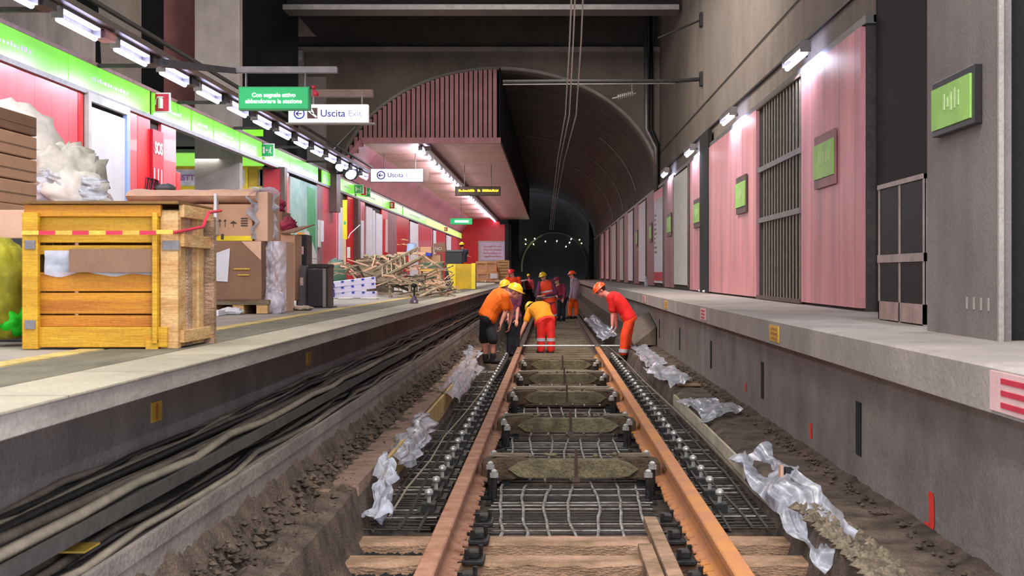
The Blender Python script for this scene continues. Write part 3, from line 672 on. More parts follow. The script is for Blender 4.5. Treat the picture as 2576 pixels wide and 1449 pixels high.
# barred grille
ya, yb = YR(2015), YR(1905)
struct('wall_grille_recess', MB().box((3.03, ya, PZ), (3.045, yb, 4.0)), BLACKC)
t = thing('metal_grille', (3.0, ya, PZ), 'tall grille of vertical bars between the two pink wall panels', 'grille')
n = 13
for i in range(n):
    y = ya + .12 + (yb - ya - .7) * i / (n - 1)
    MB().box((3.005, y - .054, PZ + .06), (3.012, y + .054, 3.97)).build('vertical_bar', mat('grille_bar', (124, 116, 102), .6, .3, var=.3, scale=8), t)
for z in (2.33, 3.05):
    MB().box((2.975, ya, z), (3.0, yb - .1, z + .07)).build('cross_bar', METAL, t)
MB().box((2.98, ya, PZ + .01), (3.02, yb, PZ + .06)).box((2.98, ya, 3.97), (3.02, yb, 4.0)).build('rail', METAL_B, t)
# station name signs on the right wall
sn = ['nearest one on the pink panels', 'second one, left of the barred grille', 'third one, beside the dark gap', 'fourth one, between white posters', 'fifth one, far along the wall', 'sixth and last one, among the pale posters']
for i in range(6):
    d = 14.33 + i * 6.5; w_ = 1.1 if i < 4 else .8
    t = thing('station_sign', (2.98, d, 2.6), 'green station sign on the right wall, ' + sn[i], 'sign', 'green station signs on the right wall')
    MB().box((2.965, d, 2.55), (2.99, d + w_, 3.13)).build('back_board', METAL_B if i else PINKD, t)
    MB().box((2.95, d + .02, 2.65), (2.966, d + w_ - .02, 3.03)).build('sign_face', SGREEN, t)
    m = MB(); random.seed(i)
    for q in range(5): y = d + .2 + q * .13; m.box((2.946, y, 2.76 + random.uniform(0, .05)), (2.951, y + .05, 2.92))
    m.build('faded_lettering', mat('faded_green', (186, 212, 150), .6, var=.2), t)
t = thing('station_sign', (2.36, 8, 2.5), 'green station sign box on the grey column at the right edge', 'sign', None)
MB().box((2.352, 7.62, CZ + .84), (2.40, 8.45, CZ + 1.17)).build('sign_box', BLACKP, t, bevel=.004)
MB().box((2.34, 7.66, CZ + .875), (2.354, 8.43, CZ + 1.125)).build('sign_face', SGREEN, t)
m = MB(); random.seed(9)
for q in range(5): y = 7.86 + q * .07; m.box((2.336, y, 2.56 + random.uniform(0, .03)), (2.341, y + .03, 2.64 + random.uniform(0, .05)))
m.build('faded_lettering', MATS['faded_green'], t)
m = MB()
for q in range(4): m.box((2.394, 7.5 + q * .13, PZ + .16), (2.401, 7.52 + q * .13, PZ + .23))
m.build('plaster_patch', CONC_L, col)
# glazed double gate in the recess
d0, d1, X = YR(2328, 2.6), YR(2213, 2.6), 2.6
t = thing('door_1', (X, d0, PZ), 'metal-framed double glass door between the dark wall and the grey column', 'door'); 
t['kind'] = 'structure'; del t['category']
zt = CZ + .70
fr = MB()
for y in (d0, (d0 + d1) / 2, d1 - .03): fr.box((X - .012, y, PZ), (X + .012, y + .03, zt))
fr.box((X - .02, d0, zt - .035), (X + .02, d1, zt)); fr.box((X - .02, d0, 1.69), (X + .02, d1, 1.75))
fr.build('door_frame', mat('door_steel', (170, 156, 148), .5, .3), t)
MB().box((X - .012, d0, PZ + .01), (X + .012, d1, PZ + .15)).build('kick_panel', mat('kick_panel', (172, 146, 138), .6, .1), t)
MB().box((X - .004, d0, PZ + .15), (X + .004, d1, zt - .03)).build('glass_pane', GLASSD, t)
struct('dark_recess_fill', MB().box((3.12, 8.8, PZ), (3.3, 13.14, 9.4)).box((2.64, 9.5, PZ), (3.1, 10.8, zt - .02)), BLACKC)  # black blocks put in for the darkness of the recess round the door
# plates on the platform faces
def plate_r(d0, d1, z0, z1, mm, mi, label, lines=3):
    t = thing('warning_plate', (1.74, d0, z0), label, 'plate'); MB().box((1.742, d0, z0), (1.752, d1, z1)).build('plate', mm, t)
    m = MB(); h = (z1 - z0)
    for q in range(lines): m.box((1.739, d0 + (d1 - d0) * .12, z0 + h * (.12 + .3 * q)), (1.7425, d1 - (d1 - d0) * .2, z0 + h * (.12 + .3 * q) + h * .14))
    m.build('printed_lines', mi, t)
plate_r(4.75, 5.44, PZ - .175, PZ - .02, SIGNW, SIGNR, 'red and white warning plate at the right edge of the platform face')
plate_r(10.5, 10.92, PZ - .165, PZ - .04, YLINE, WOOD_YD, 'yellow plate on the right platform face, the nearest yellow one')
plate_r(15.45, 15.95, PZ - .16, PZ - .03, SIGNW, SIGNR, 'small red and white plate on the right platform face')
plate_r(20.5, 20.95, PZ - .16, PZ - .04, YLINE, WOOD_YD, 'yellow plate on the right platform face, the farther yellow one')
plate_r(25.3, 25.9, PZ - .16, PZ - .04, SIGNW, SIGNR, 'far pale plate on the right platform face above the red worker')
for d0_, lab in ((6.45, 'yellow plate on the left trackside wall, the nearer one'), (10.55, 'yellow plate on the left trackside wall, the farther one')):
    t = thing('warning_plate', (-1.88, d0_, .92), lab, 'plate'); MB().box((-1.885, d0_, .9), (-1.872, d0_ + .16, .995)).build('plate', YLINE, t)
    MB().box((-1.873, d0_ + .05, .91), (-1.869, d0_ + .09, .985)).build('printed_lines', WOOD_YD, t)
# small litter on the right platform
for i, (px, d) in enumerate(((1765, 27.5), (1775, 26.6), (1625, 40))):
    p = Vector(((px - VX) * d / F, d, PZ)); m = MB()
    if i < 2: m.ball(p + Vector((0, 0, .03)), (.07, .06, .03), 8, 5); m.ball(p + Vector((.05, .05, .04)), (.04, .06, .04), 7, 5)
    else: m.cyl(p, p + Vector((0, 0, .22)), .05, 8); m.cyl(p + Vector((0, 0, .22)), p + Vector((0, 0, .3)), .02, 8)
    tag(m.build('litter' if i < 2 else 'plastic_bottle', FILM if i == 2 else WHITE, smooth=True), ['crumpled white paper on the right platform by the dark gap', 'second crumpled paper on the right platform, slightly nearer', 'clear bottle standing on the far right platform edge'][i], 'litter' if i < 2 else 'bottle')
# wooden board leaning on the wall behind the red worker
tag(MB().add([(1.55, 25.5, .28), (1.96, 25.5, .28), (1.96, 25.5, .62), (1.55, 27.5, .28), (1.96, 27.5, .28), (1.96, 27.5, .85), (1.50, 27.5, .6), (1.50, 26.0, .45)], [(0, 1, 2, 7), (3, 6, 5, 4), (0, 7, 6, 3), (7, 2, 5, 6), (0, 3, 4, 1), (1, 4, 5, 2)]).build('tarpaulin', mat('brown_tarp', (112, 98, 86), .8, var=.3, scale=5, bump=.4)), 'dark brown tarpaulin bundle against the wall behind the red worker', 'tarpaulin')

# wall lamps on the right
def tube_lamp(name, label, cat, group, x, y, z, L=1.2, side=0, power=18, colr=(.86, .88, 1)):
    t = thing(name, (x, y, z), label, cat, group)
    h = MB().box((x - .05, y, z + .084), (x + .06, y + L, z + .12)).box((x - .05, y, z + .03), (x - .03, y + L, z + .09)); h.box((x - .06, y - .03, z - .02), (x + .06, y, z + .1)).box((x - .06, y + L, z - .02), (x + .06, y + L + .03, z + .1))
    h.build('housing', METAL, t)
    MB().box((x - .01, y + .02, z + .062), (x + .065, y + L - .02, z + .084)).build('reflector', TUBE2, t)
    MB().cyl((x, y + .01, z - .03), (x, y + L - .01, z - .03), .030, 10).build('tube', TUBE, t)
    if side:
        MB().box((min(x, x + side * .22), y + L * .85, z + .09), (max(x, x + side * .22), y + L * .85 + .06, z + .13)).build('bracket', METAL_D, t)
    if power:
        area((x, y + L / 2, z - .06), .12, L, power, colr)
    return t
rn = ['nearest and brightest', 'second nearest', 'third nearest', 'fourth nearest, small in the distance']
for i in range(4): tube_lamp('wall_lamp', 'fluorescent wall lamp above the right cladding, ' + rn[i], 'lamp', 'wall lamps on the right', 2.88, 15.5 + i * 6.15, CZ + 2.53, 1.2, 1, 12)
area((2.86, 9.4, 4.1), .12, 1.2, 26, (.86, .88, 1)); area((2.86, 3.5, 4.1), .12, 1.2, 26, (.86, .88, 1))
# rods from the right wall
def rod(pts, r, label, name='support_rod'):
    t = thing(name, pts[-1], label, 'rod'); MB().tube(pts, r, 8).build('rod', METAL_D, t); p = Vector(pts[-1]); MB().box(p - Vector((.03, .12, .14)), p + Vector((.06, .12, .14))).build('wall_plate', METAL_D, t); return t
t = rod([Wp(1265, 206, 28), Wp(1700, 204, 28), Wp(1764, 199, 28)], .04, 'long horizontal dark support arm from the right wall across the arch')
MB().cyl(Wp(1265, 213, 27.9), Wp(1700, 210, 27.9), .012, 6).build('lower_rod', METAL, t)
m = MB()
for q in range(8): p = Wp(1555 + q * 5, 245 - q * 1.2, 28); m.cyl(p - Vector((.012, 0, 0)), p + Vector((.012, 0, 0)), .06, 8)
tag(m.cyl(Wp(1540, 248, 28), Wp(1600, 235, 28), .015, 6).cyl(Wp(1590, 240, 28), Wp(1590, 212, 28), .01, 6).build('insulator', METAL), 'ribbed insulator hanging under the horizontal arm', 'insulator')
rod([Wp(1655, 96, 28), Wp(1764, 50, 28)], .02, 'short slanting rod high on the right wall')
# overhead wires
for i, (x_t, x_m, x_b, lab) in enumerate([(1437, 1422, 1383, 'leftmost'), (1446, 1432, 1387, 'middle'), (1466, 1449, 1391, 'rightmost')]):
    pts = [Wp(x_t + (x_t - x_m) * 1.2, -330, 14), Wp(x_t, 0, 20), Wp(x_t - 4, 100, 22), Wp(x_m, 290, 27), Wp((x_m + x_b) / 2, 400, 42), Wp(x_b + 6, 520, 70), Wp(x_b, 578, 92)]
    tag(MB().tube(pts, .013, 5).build('overhead_wire', STEEL), 'overhead catenary wire above the track, %s of the three' % lab, 'wire', 'overhead wires')
# drain pipe on the portal wall
tag(MB().tube([Wp(1626, 28, 38.6), Wp(1626, 325, 38.6), Wp(1650, 372, 38.6), Wp(1650, 480, 38.6)], .07, 8).build('drain_pipe', METAL, smooth=True), 'grey drain pipe with an elbow running down beside the arch', 'pipe')
tag(MB().tube([Wp(1638, 28, 38.8), Wp(1638, 325, 38.8), Wp(1654, 362, 38.8), Wp(1654, 480, 38.8)], .06, 8).build('drain_pipe', METAL_D, smooth=True), 'dark pipe running right alongside the grey drain pipe', 'pipe')
tag(MB().tube([Wp(820, 395, 38.5), Wp(893, 318, 38.5)], .018, 5).build('brace_rod', STEEL), 'thin pale diagonal rod on the wall below the exit sign', 'rod')
o = MB().box(Wp(748, 152, 38.8), Wp(762, 128, 38.9)).build('junction_box', PALE); tag(o, 'small pale junction box at the top left corner of the portal wall', 'box')

# ================================================================== LEFT SIGN BAND AND LAMPS
bz0, bz1 = CZ + 2.385, CZ + 2.73
t = thing('sign_band', (-6, 10, bz0), 'long backlit green sign band running the length of the left platform wall', 'sign band')
segs = [(9.0, 13.0), (13.05, YL(165)), (YL(165) + .02, YL(372)), (YL(380), YL(475)), (YL(478), YL(532)), (YL(534), YL(598)), (YL(600), YL(655)), (YL(662), YL(725)), (YL(725) + .05, YL(797)), (YL(808), YL(841)), (YL(853), YL(890)), (YL(895), YL(960)), (YL(960) + .1, YL(1010)), (YL(1012), YL(1070)), (YL(1071), YL(1115)), (YL(1116), YL(1160))]
for i, (a, b) in enumerate(segs):
    MB().box((-6.0, a, bz0), (-5.97, b, bz1)).build('light_panel', BANDY if i >= 14 else BAND, t)
MB().box((-6.08, 9, bz0 - .06), (-5.96, 94, bz0)).build('lower_rail', METAL, t); MB().box((-6.08, 9, bz1), (-5.96, 94, bz1 + .05)).build('upper_rail', mat('mauve_rail', (160, 130, 128), .5, .2), t)
random.seed(21)
for i, (a, b) in enumerate(segs[1:14]):
    m = MB(); y = a + (b - a) * .25
    while y < a + (b - a) * .7:
        wv = random.uniform(.04, .10); h = random.uniform(.03, .06); z = bz0 + .14; m.box((-5.971, y, z), (-5.966, y + wv, z + h)); y += wv + random.uniform(.03, .05)
    m.build('white_lettering', WHITE, t)
# pictogram signs mounted on the band
def picto(d, px0, px1, py0, py1, face, kind, label):
    a = Wp(px0, py1, d); b = Wp(px1, py0, d); t = thing('safety_sign', ((a.x + b.x) / 2, d, a.z), label, 'sign')
    MB().box((a.x, d, a.z), (b.x, d + .04, b.z)).build('sign_board', WHITE, t)
    k = (b.x - a.x) * .07; MB().box((a.x + k, d - .006, a.z + k), (b.x - k, d, b.z - k)).build('sign_face', face, t)
    cx = (a.x + b.x) / 2; cz = (a.z + b.z) / 2; s = (b.z - a.z); y = d - .012
    m = MB()
    if kind == 'ext':
        m.cyl((cx + .02 * s, y, cz - .30 * s), (cx + .02 * s, y, cz + .16 * s), .12 * s, 10); m.ball((cx + .02 * s, y, cz + .16 * s), (.12 * s, .05 * s, .10 * s), 10, 6)
        m.bar((cx - .14 * s, y, cz + .27 * s), (cx + .16 * s, y, cz + .27 * s), .03, .05 * s); m.tube([(cx, y, cz + .28 * s), (cx - .16 * s, y, cz + .24 * s), (cx - .22 * s, y, cz + .1 * s), (cx - .23 * s, y, cz - .12 * s)], .03 * s, 5)
    else:
        m.box((cx - .33 * s, y - .002, cz - .24 * s), (cx - .18 * s, y + .004, cz + .26 * s)); m.bar((cx - .14 * s, y, cz), (cx + .12 * s, y, cz), .01, .06 * s)
        m.bar((cx - .14 * s, y, cz), (cx - .02 * s, y, cz + .1 * s), .01, .05 * s); m.bar((cx - .14 * s, y, cz), (cx - .02 * s, y, cz - .1 * s), .01, .05 * s)
        m.ball((cx + .25 * s, y, cz + .2 * s), (.05 * s, .006, .05 * s), 8, 5); m.bar((cx + .25 * s, y, cz + .14 * s), (cx + .2 * s, y, cz - .05 * s), .01, .08 * s)
        m.bar((cx + .2 * s, y, cz - .05 * s), (cx + .3 * s, y, cz - .25 * s), .01, .05 * s); m.bar((cx + .2 * s, y, cz - .05 * s), (cx + .1 * s, y, cz - .22 * s), .01, .05 * s)
    m.build('pictogram', WHITE, t)
    return t
picto(YL(402, 5.9), 379, 428, 233, 283, mat('sign_crimson', (196, 14, 62), .4, var=.05), 'ext', 'large red fire extinguisher sign standing out from the green band')
picto(YL(672, 5.9), 655, 690, 361, 395, GREEN, 'exit', 'green emergency exit sign on the band, the nearest green one')
picto(YL(901, 5.85), 890, 914, 464, 487, GREEN, 'exit', 'green emergency exit sign beyond the brown post')
picto(YL(914, 5.9), 903, 922, 469, 492, REDS, 'ext', 'red extinguisher sign half hidden behind a green sign')
picto(YL(924, 5.9), 916, 932, 472, 495, GREEN, 'exit', 'pale green exit sign just behind the small red sign')
picto(YL(985, 5.9), 977, 993, 507, 525, REDS, 'ext', 'small red extinguisher sign halfway along the far band')
picto(YL(1121, 5.9), 1116, 1126, 571, 582, REDS, 'ext', 'tiny red sign near the far end of the band')
# tray with fluorescent lamps
LX, LZ = -5.2, CZ + 2.72
t = thing('cable_tray', (LX, 4, LZ + .2), 'dark tray carrying the row of tubes above the green band', 'tray')
MB().box((LX + .02, 4, LZ + .12), (LX + .16, 38.4, LZ + .19)).build('channel', METAL_B, t)
MB().bar((LX + .2, 4, LZ + .27), (LX + .2, 38.4, LZ + .27), .05, .04).build('pipe', METAL_D, t)
for y in [12 + 1.92 * 2 * i for i in range(7)]:
    MB().box((LX - .75, y + 2.2, LZ + .0), (LX, y + 2.26, LZ + .05)).build('hanger_arm', METAL_D, t)
l0 = tube_lamp('tube_lamp', 'fluorescent tube lamp above the green band, at the top left corner', 'lamp', 'tube lamps above the green band', LX, 12.55, LZ, 1.2, 0, 0)
ordn = ['first whole one from the left', 'second whole one from the left', 'third whole one from the left', 'fourth whole one from the left', 'fifth whole one from the left', 'sixth whole one from the left', 'seventh whole one', 'eighth whole one', 'ninth whole one', 'tenth whole one', 'eleventh whole one', 'last but one by the pink fascia', 'last one in front of the pink slope']
for i in range(13):
    copy_tree(l0, (0, 1.92 * (i + 1), 0), 'fluorescent tube lamp above the green band, ' + ordn[i])
for i in range(-3, 14):
    area((LX, 13.15 + 1.92 * i, LZ - .08), .12, 1.2, 15, (.9, .9, 1))
# connectors between lamps
for i in range(13):
    y = 13.78 + i * 1.92
    MB().box((LX - .07, y + .05, LZ + .0), (LX + .09, y + .42, LZ + .10)).build('connector_box', PINK if i == 1 else METAL_D, t)
# two floodlights
for i, (px, py) in enumerate(((857, 402), (882, 422))):
    p = Wp(px, py, 37 - i * .4); q = p + Vector((.05, -.35, -.16))
    t2 = thing('floodlight', p, 'round floodlight under the tray by the portal, ' + ('the left one' if i == 0 else 'the right one'), 'floodlight', 'floodlights by the portal')
    MB().tube([p, q], [.09, .22], 14).build('reflector_shell', METAL_D, t2); MB().ball(q - (q - p) * .05, (.16, .05, .19), 12, 6).build('lens', emit('flood_lens', (215, 220, 245), 1.3), t2)
    MB().cyl(p, p + Vector((0, .1, .35)), .03, 6).build('bracket', METAL_D, t2)
# soffit lamps
t = thing('cable_tray', (-3.6, 39, 5.1), 'dark tray running beside the lamps under the pink soffit', 'tray')
MB().box((-3.58, 39, 5.12), (-3.40, 92, 5.24)).build('channel', METAL_B, t); m = MB()
for i in range(12): m.bar((-3.5, 40 + i * 4.5, 5.24), (-3.5, 40 + i * 4.5, 5.32), .02, .02)
m.build('hanger', METAL_D, t)
s0 = tube_lamp('tube_lamp', 'x', 'lamp', 'lamps under the pink soffit', -3.72, 39.2, 5.16, 1.1, 0, 0)
s0['label'] = 'short tube lamp hanging in a row beneath the pink soffit'
for i in range(28): copy_tree(s0, (0, 1.85 * (i + 1), 0))
for i in range(9):
    area((-3.72, 42 + 5.6 * i, 5.05), .3, 4.5, 70, (1, .95, .97)); area((-3.9, 42 + 5.6 * i, 4.9), .3, 4.5, 26, (1, .95, .97), (R(180), 0, 0))
# hanging signs
def hang_sign(name, d, px0, px1, py0, py1, face, label, top=5.3, rods=(0.2, .8), body=WHITE, rodtop=None):
    a = Wp(px0, py1, d); b = Wp(px1, py0, d); t = thing(name, ((a.x + b.x) / 2, d, a.z), label, 'sign')
    MB().box((a.x - .015, d, a.z - .015), (b.x + .015, d + .14, b.z + .015)).build('sign_box', body, t)
    MB().box((a.x, d - .008, a.z), (b.x, d, b.z)).build('sign_face', face, t)
    for r_ in rods:
        x = a.x + (b.x - a.x) * r_; MB().cyl((x, d + .06, b.z), (x, d + .06, rodtop or top), .014, 6).build('hanger', METAL, t)
    return t, a, b
NAVY = mat('navy_ink', (40, 44, 150), .5, var=.05); GRYT = mat('grey_ink', (140, 148, 200), .5, var=.05); DBR = mat('dark_brown', (74, 50, 46), .6, var=.1)
zb_ = Wp(0, 182, 17).z
t, a, b = hang_sign('emergency_sign', 17, 603, 775, 221, 273, GGLOW, 'green hanging sign with white Italian evacuation text', rods=(.08, .95), body=GREEN, rodtop=zb_)
W2 = emit('sign_letter_white', (240, 250, 240), .9)
text('Con segnale attivo', ((a.x + b.x) / 2, 16.985, a.z + (b.z - a.z) * .64), .072, W2, t, bold=.0015)
text('abbandonare la stazione', ((a.x + b.x) / 2, 16.985, a.z + (b.z - a.z) * .34), .072, W2, t, bold=.0015)
MB().cyl(Wp(790, 216, 17), Wp(790, 222, 17), .03, 8).ball(Wp(796, 236, 17), (.035, .03, .035), 8, 6).box(Wp(786, 240, 17.02), Wp(793, 224, 17.06)).build('alarm_lamp', SIGNR, t)
MB().bar(Wp(775, 222, 17.07), Wp(798, 219, 17.07), .02, .02).build('lamp_arm', METAL_D, t)
t = thing('hanger_beam', Wp(700, 175, 17.1), 'horizontal grey beam the green sign hangs from', 'beam')
p0 = Wp(585, 182, 17.05); p1 = Wp(850, 170, 17.15); MB().box(p0, p1).build('beam', METAL, t)
MB().prism([(Wp(400, 0, 17).x, Wp(0, 146, 17).z), (Wp(590, 0, 17).x, Wp(0, 170, 17).z), (Wp(590, 0, 17).x, Wp(0, 182, 17).z), (Wp(400, 0, 17).x, Wp(0, 166, 17).z)], 'y', 17.03, 17.13).build('bracket', METAL_D, t)
t, a, b = hang_sign('exit_sign', 21, 728, 923, 265, 307, SGLOW, 'white backlit exit sign with arrow and stairs symbol, the nearer one', rods=(.3, .93), rodtop=Wp(0, 228, 21).z)
H = b.z - a.z; pw = (b.x - a.x) / 195
def arrow_disc(cx, cz, r, y, par):
    m = MB()
    for i in range(18):
        t0, t1 = 2 * PI * i / 18, 2 * PI * (i + 1) / 18; k = len(m.v)
        for tt, rr in ((t0, r), (t1, r), (t1, r * .74), (t0, r * .74)): m.v.append(Vector((cx + rr * math.cos(tt), y, cz + rr * math.sin(tt))))
        m.f.append([k, k + 1, k + 2, k + 3])
    m.bar((cx - r * .5, y, cz), (cx + r * .5, y, cz), .004, r * .22); m.bar((cx - r * .55, y, cz), (cx - r * .05, y, cz + r * .42), .004, r * .2); m.bar((cx - r * .55, y, cz), (cx - r * .05, y, cz - r * .42), .004, r * .2)
    m.build('arrow_symbol', NAVY, par)
arrow_disc(a.x + 25 * pw, (a.z + b.z) / 2, H * .34, 20.985, t)
MB().box((a.x + 45 * pw, 20.986, a.z + H * .2), (a.x + 71 * pw, 20.991, b.z - H * .15)).build('stairs_symbol', DBR, t)
m = MB().bar((a.x + 47 * pw, 20.98, b.z - H * .3), (a.x + 69 * pw, 20.98, a.z + H * .28), .004, .03); m.bar((a.x + 54 * pw, 20.98, b.z - H * .22), (a.x + 60 * pw, 20.98, a.z + H * .5), .004, .04); m.build('stairs_figure', WHITE, t)
text('Uscita', (a.x + 78 * pw, 20.985, a.z + H * .5), H * .60, NAVY, t, align='LEFT', bold=.002); text('Exit', (a.x + 148 * pw, 20.985, a.z + H * .5), H * .52, GRYT, t, align='LEFT')
MB().box((a.x - .05, 20.95, a.z - .03), (b.x + .12, 21.16, a.z - .012)).build('bottom_ledge', METAL, t)
t = thing('hanger_beam', Wp(860, 236, 21.1), 'dark horizontal beam above the nearer exit sign', 'beam'); MB().box(Wp(780, 243, 21.05), Wp(940, 228, 21.2)).build('beam', METAL_B, t)
t, a, b = hang_sign('exit_sign', 42, 933, 1064, 425, 457, SGLOW, 'white backlit exit sign under the pink soffit, the farther one', rods=(.25, .85), body=METAL_D)
MB().box((b.x, 42, a.z), (b.x + .19, 42.1, b.z)).build('end_box', METAL_B, t)
H = b.z - a.z; arrow_disc(a.x + H * .8, (a.z + b.z) / 2, H * .34, 41.98, t); text('Uscita', (a.x + H * 1.3, 41.98, a.z + H * .5), H * .50, NAVY, t, align='LEFT', bold=.002); text('Exit', (a.x + H * 2.75, 41.98, a.z + H * .5), H * .44, GRYT, t, align='LEFT')
t, a, b = hang_sign('departure_board', 46, 1146, 1258, 470, 491, mat('board_grey', (96, 88, 72), .5), 'dark departure board with amber dot text under the soffit', rods=(.2, .8), body=METAL_D)
H = b.z - a.z; random.seed(4)
text('CASCINA G.   2   IN ARRIVO', ((a.x + b.x) / 2, 45.98, a.z + H * .5), H * .36, LED, t, bold=.004) if False else None
m = MB(); x = a.x + .1
while x < b.x - .08:
    gap = (a.x + .62 < x < a.x + .72) or (a.x + .82 < x < a.x + .9)
    if not gap: m.box((x, 45.975, a.z + H * .42), (x + .022, 45.985, a.z + H * .42 + random.choice((.05, .075, .075, .04))))
    x += .032
m.build('amber_text', LED, t)
t, a, b = hang_sign('emergency_sign', 62, 1133, 1187, 550, 564, GGLOW, 'small green hanging sign far down the left platform', rods=(.5,), body=GREEN)
MB().box((a.x + .2, 61.97, a.z + .08), (b.x - .15, 61.99, b.z - .08)).build('white_text_line', W2, t)

# ================================================================== LEFT PLATFORM WALL THINGS
def wallbox(p0, p1, z0, z1, mm, X=6.0, proud=.03): return MB().box((-X, YL(p0, X), z0), (-X + proud, YL(p1, X), z1))
t = thing('poster_door', (-6, YL(265), PZ), 'large pale framed panel between the pink and the deep red cladding', 'panel')
wallbox(218, 312, PZ + .05, 3.78, 0).build('sheet', mat('pale_grain', (210, 210, 214), .5, var=.08, scale=2, streak=.12), t)
wallbox(212, 219, PZ, 3.95, 0, proud=.06).build('frame', PALE, t); wallbox(219, 309, 3.84, 3.95, 0, proud=.06).build('frame', PALE, t); wallbox(309, 317, PZ, 3.95, 0, proud=.06).build('frame', BLUE_L, t)
m = MB()
for q in range(4): m.box((-5.969, YL(286), 2.13 - q * .05), (-5.965, YL(304), 2.145 - q * .05))
m.box((-5.969, YL(290), 1.97), (-5.965, YL(293), 2.14)); m.build('small_print', NAVY, t)
t = thing('help_panel', (-6, YL(392), PZ), 'red strip with large white vertical lettering below the extinguisher sign', 'panel')
wallbox(378, 405, PZ + .3, 3.78, 0, proud=.04).build('panel', mat('crimson', (196, 16, 44), .4), t)
yy = YL(391)
text('SOS', (-5.955, yy + .02, 3.5), .24, WHITE, t, rot=(R(90), R(0), R(90)), bold=.01)
m = MB()
for (za, zb2, o_) in ((3.2, 2.75, -.2), (3.2, 2.75, .0), (3.2, 2.75, .18), (2.6, 2.2, -.2)): m.bar((-5.957, yy + o_, za), (-5.957, yy + o_, zb2), .006, .04)
m.tube([(-5.957, yy + .18, 2.6), (-5.957, yy + .05, 2.56), (-5.957, yy + .03, 2.45), (-5.957, yy + .18, 2.36), (-5.957, yy + .16, 2.24), (-5.957, yy + 0, 2.2)], .018, 5); m.bar((-5.957, yy - .24, 2.62), (-5.957, yy - .12, 2.62), .006, .04); m.build('white_strokes', WHITE, t)
# green poster
t = thing('advert_poster', (-6, YL(760), PZ), 'framed green and white advert poster with an orange shape', 'poster')
wallbox(727, 795, PZ + .4, 3.85, 0, proud=.03).build('sheet', mat('pale_green_print', (98, 140, 132), .6, var=.3, scale=1.6, col2=(150, 172, 160)), t)
wallbox(770, 790, PZ + .5, 3.75, 0, proud=.036).build('green_column', mat('leaf_green', (56, 140, 84), .5, var=.2, scale=3), t)
wallbox(745, 764, PZ + .5, 2.6, 0, proud=.036).build('orange_shape', mat('orange_print', (226, 130, 20), .5, var=.1), t)
MB().ball((-5.96, YL(755), 2.35), (.01, .35, .22), 10, 8).build('green_disc', mat('apple_green', (70, 190, 90), .5), t)
# narrow notices and far white boards
for i, (a_, b_, z0, z1, mm, lab) in enumerate([(799, 804, 2.3, 3.0, PALE, 'left of two narrow white plates on the red panel'), (806, 811, 2.45, 3.0, WHITE, 'right of two narrow white plates on the red panel'),
        (851, 862, 2.0, 3.5, WHITE, 'white notice board beside the yellow upright sign'), (919, 934, PZ + .05, 3.8, WHITE, 'broad white panel right of the brown post'), (935, 941, PZ + .05, 3.75, WHITE, 'narrow white panel, second right of the brown post'), (943, 959, PZ + .05, 3.7, WHITE, 'white ribbed panel, third right of the brown post'),
        (968, 973, 2.4, 3.6, SIGNW, 'thin pale notice on the bright red panel'), (1030, 1050, PZ + .05, 3.85, WHITE, 'white panel behind the pale blue bucket'), (1089, 1095, PZ + .05, 3.85, WHITE, 'narrow white panel beyond the red one, above the boxes'), (1122, 1133, PZ + .05, 3.85, WHITE, 'white panel left of the far worker on the platform'), (906, 912, 2.1, 3.3, WHITE, 'small white notice hung beside the brown post')]):
    tag(wallbox(a_, b_, z0, z1, 0, X=5.99, proud=.04).build('wall_board', mm), lab, 'board')
# yellow upright sign with pale post
d = YL(867, 5.3); t = thing('yellow_sign', (-5.3, d, PZ), 'tall yellow upright sign on a pale post beside the red wall', 'sign')
p = Wp(862, 602, d); q = Wp(873, 503, d); MB().box((p.x, d, p.z), (q.x, d + .05, q.z)).build('sign_panel', YEL, t)
MB().box((p.x + .02, d + .01, PZ), (q.x - .03, d + .05, p.z)).build('post', CARD_P, t); MB().box((p.x + .03, d - .005, CZ + 1.28), (q.x - .03, d, CZ + 1.36)).build('mark', GREEN, t)
MB().box((q.x, d, CZ + .42), (q.x + .08, d + .04, CZ + .7)).build('side_tag', PALE, t)
tag(MB().bar(Wp(881, 588, d), Wp(906, 565, d), .02, .02).bar(Wp(881, 588, d), Wp(876, 600, d), .02, .02).build('strut', WHITE), 'thin white diagonal strut beside the yellow sign', 'strut')
# kiosk behind the opening
dk = 30.2
t = thing('kiosk', (-7.2, dk, PZ), 'lit kiosk front with a yellow sign seen behind the concrete column', 'kiosk')
def kbox(p0, p1, y0_, y1_, dd=0, th=.1): a = Wp(p0, y1_, dk); b = Wp(p1, y0_, dk); return MB().box((a.x, dk + dd, max(PZ + .005, a.z)), (b.x, dk + dd + th, b.z))
kbox(430, 652, 476, 560).build('counter_front', WHITE, t)
kbox(430, 652, 420, 474).build('sign_box', mat('kiosk_sign', (236, 232, 240), .4), t)
for a_, b_ in ((418, 426), (468, 477)): kbox(430, 660, a_, b_, -.02).build('yellow_border', YEL, t)
kbox(430, 662, 385, 417).build('green_fascia', emit('kiosk_green', (150, 226, 90), .5), t)
kbox(430, 660, 320, 342).build('green_top', emit('kiosk_green2', (130, 220, 50), .5), t)
kbox(430, 610, 342, 384, .1).build('louvres', mat('louvre', (196, 190, 200), .5, seam=('Z', .1, .02)), t)
m = kbox(436, 500, 364, 371, -.05, .04); m.build('tube', TUBE, t)
for q in range(5): kbox(446 + q * 45, 449 + q * 45, 478, 556, -.02).build('mullion', NAVY if q % 2 else METAL, t)
kbox(617, 625, 418, 476, -.06).build('yellow_post', YEL, t); kbox(626, 650, 422, 470, -.04).build('ochre_panel', YELD, t)
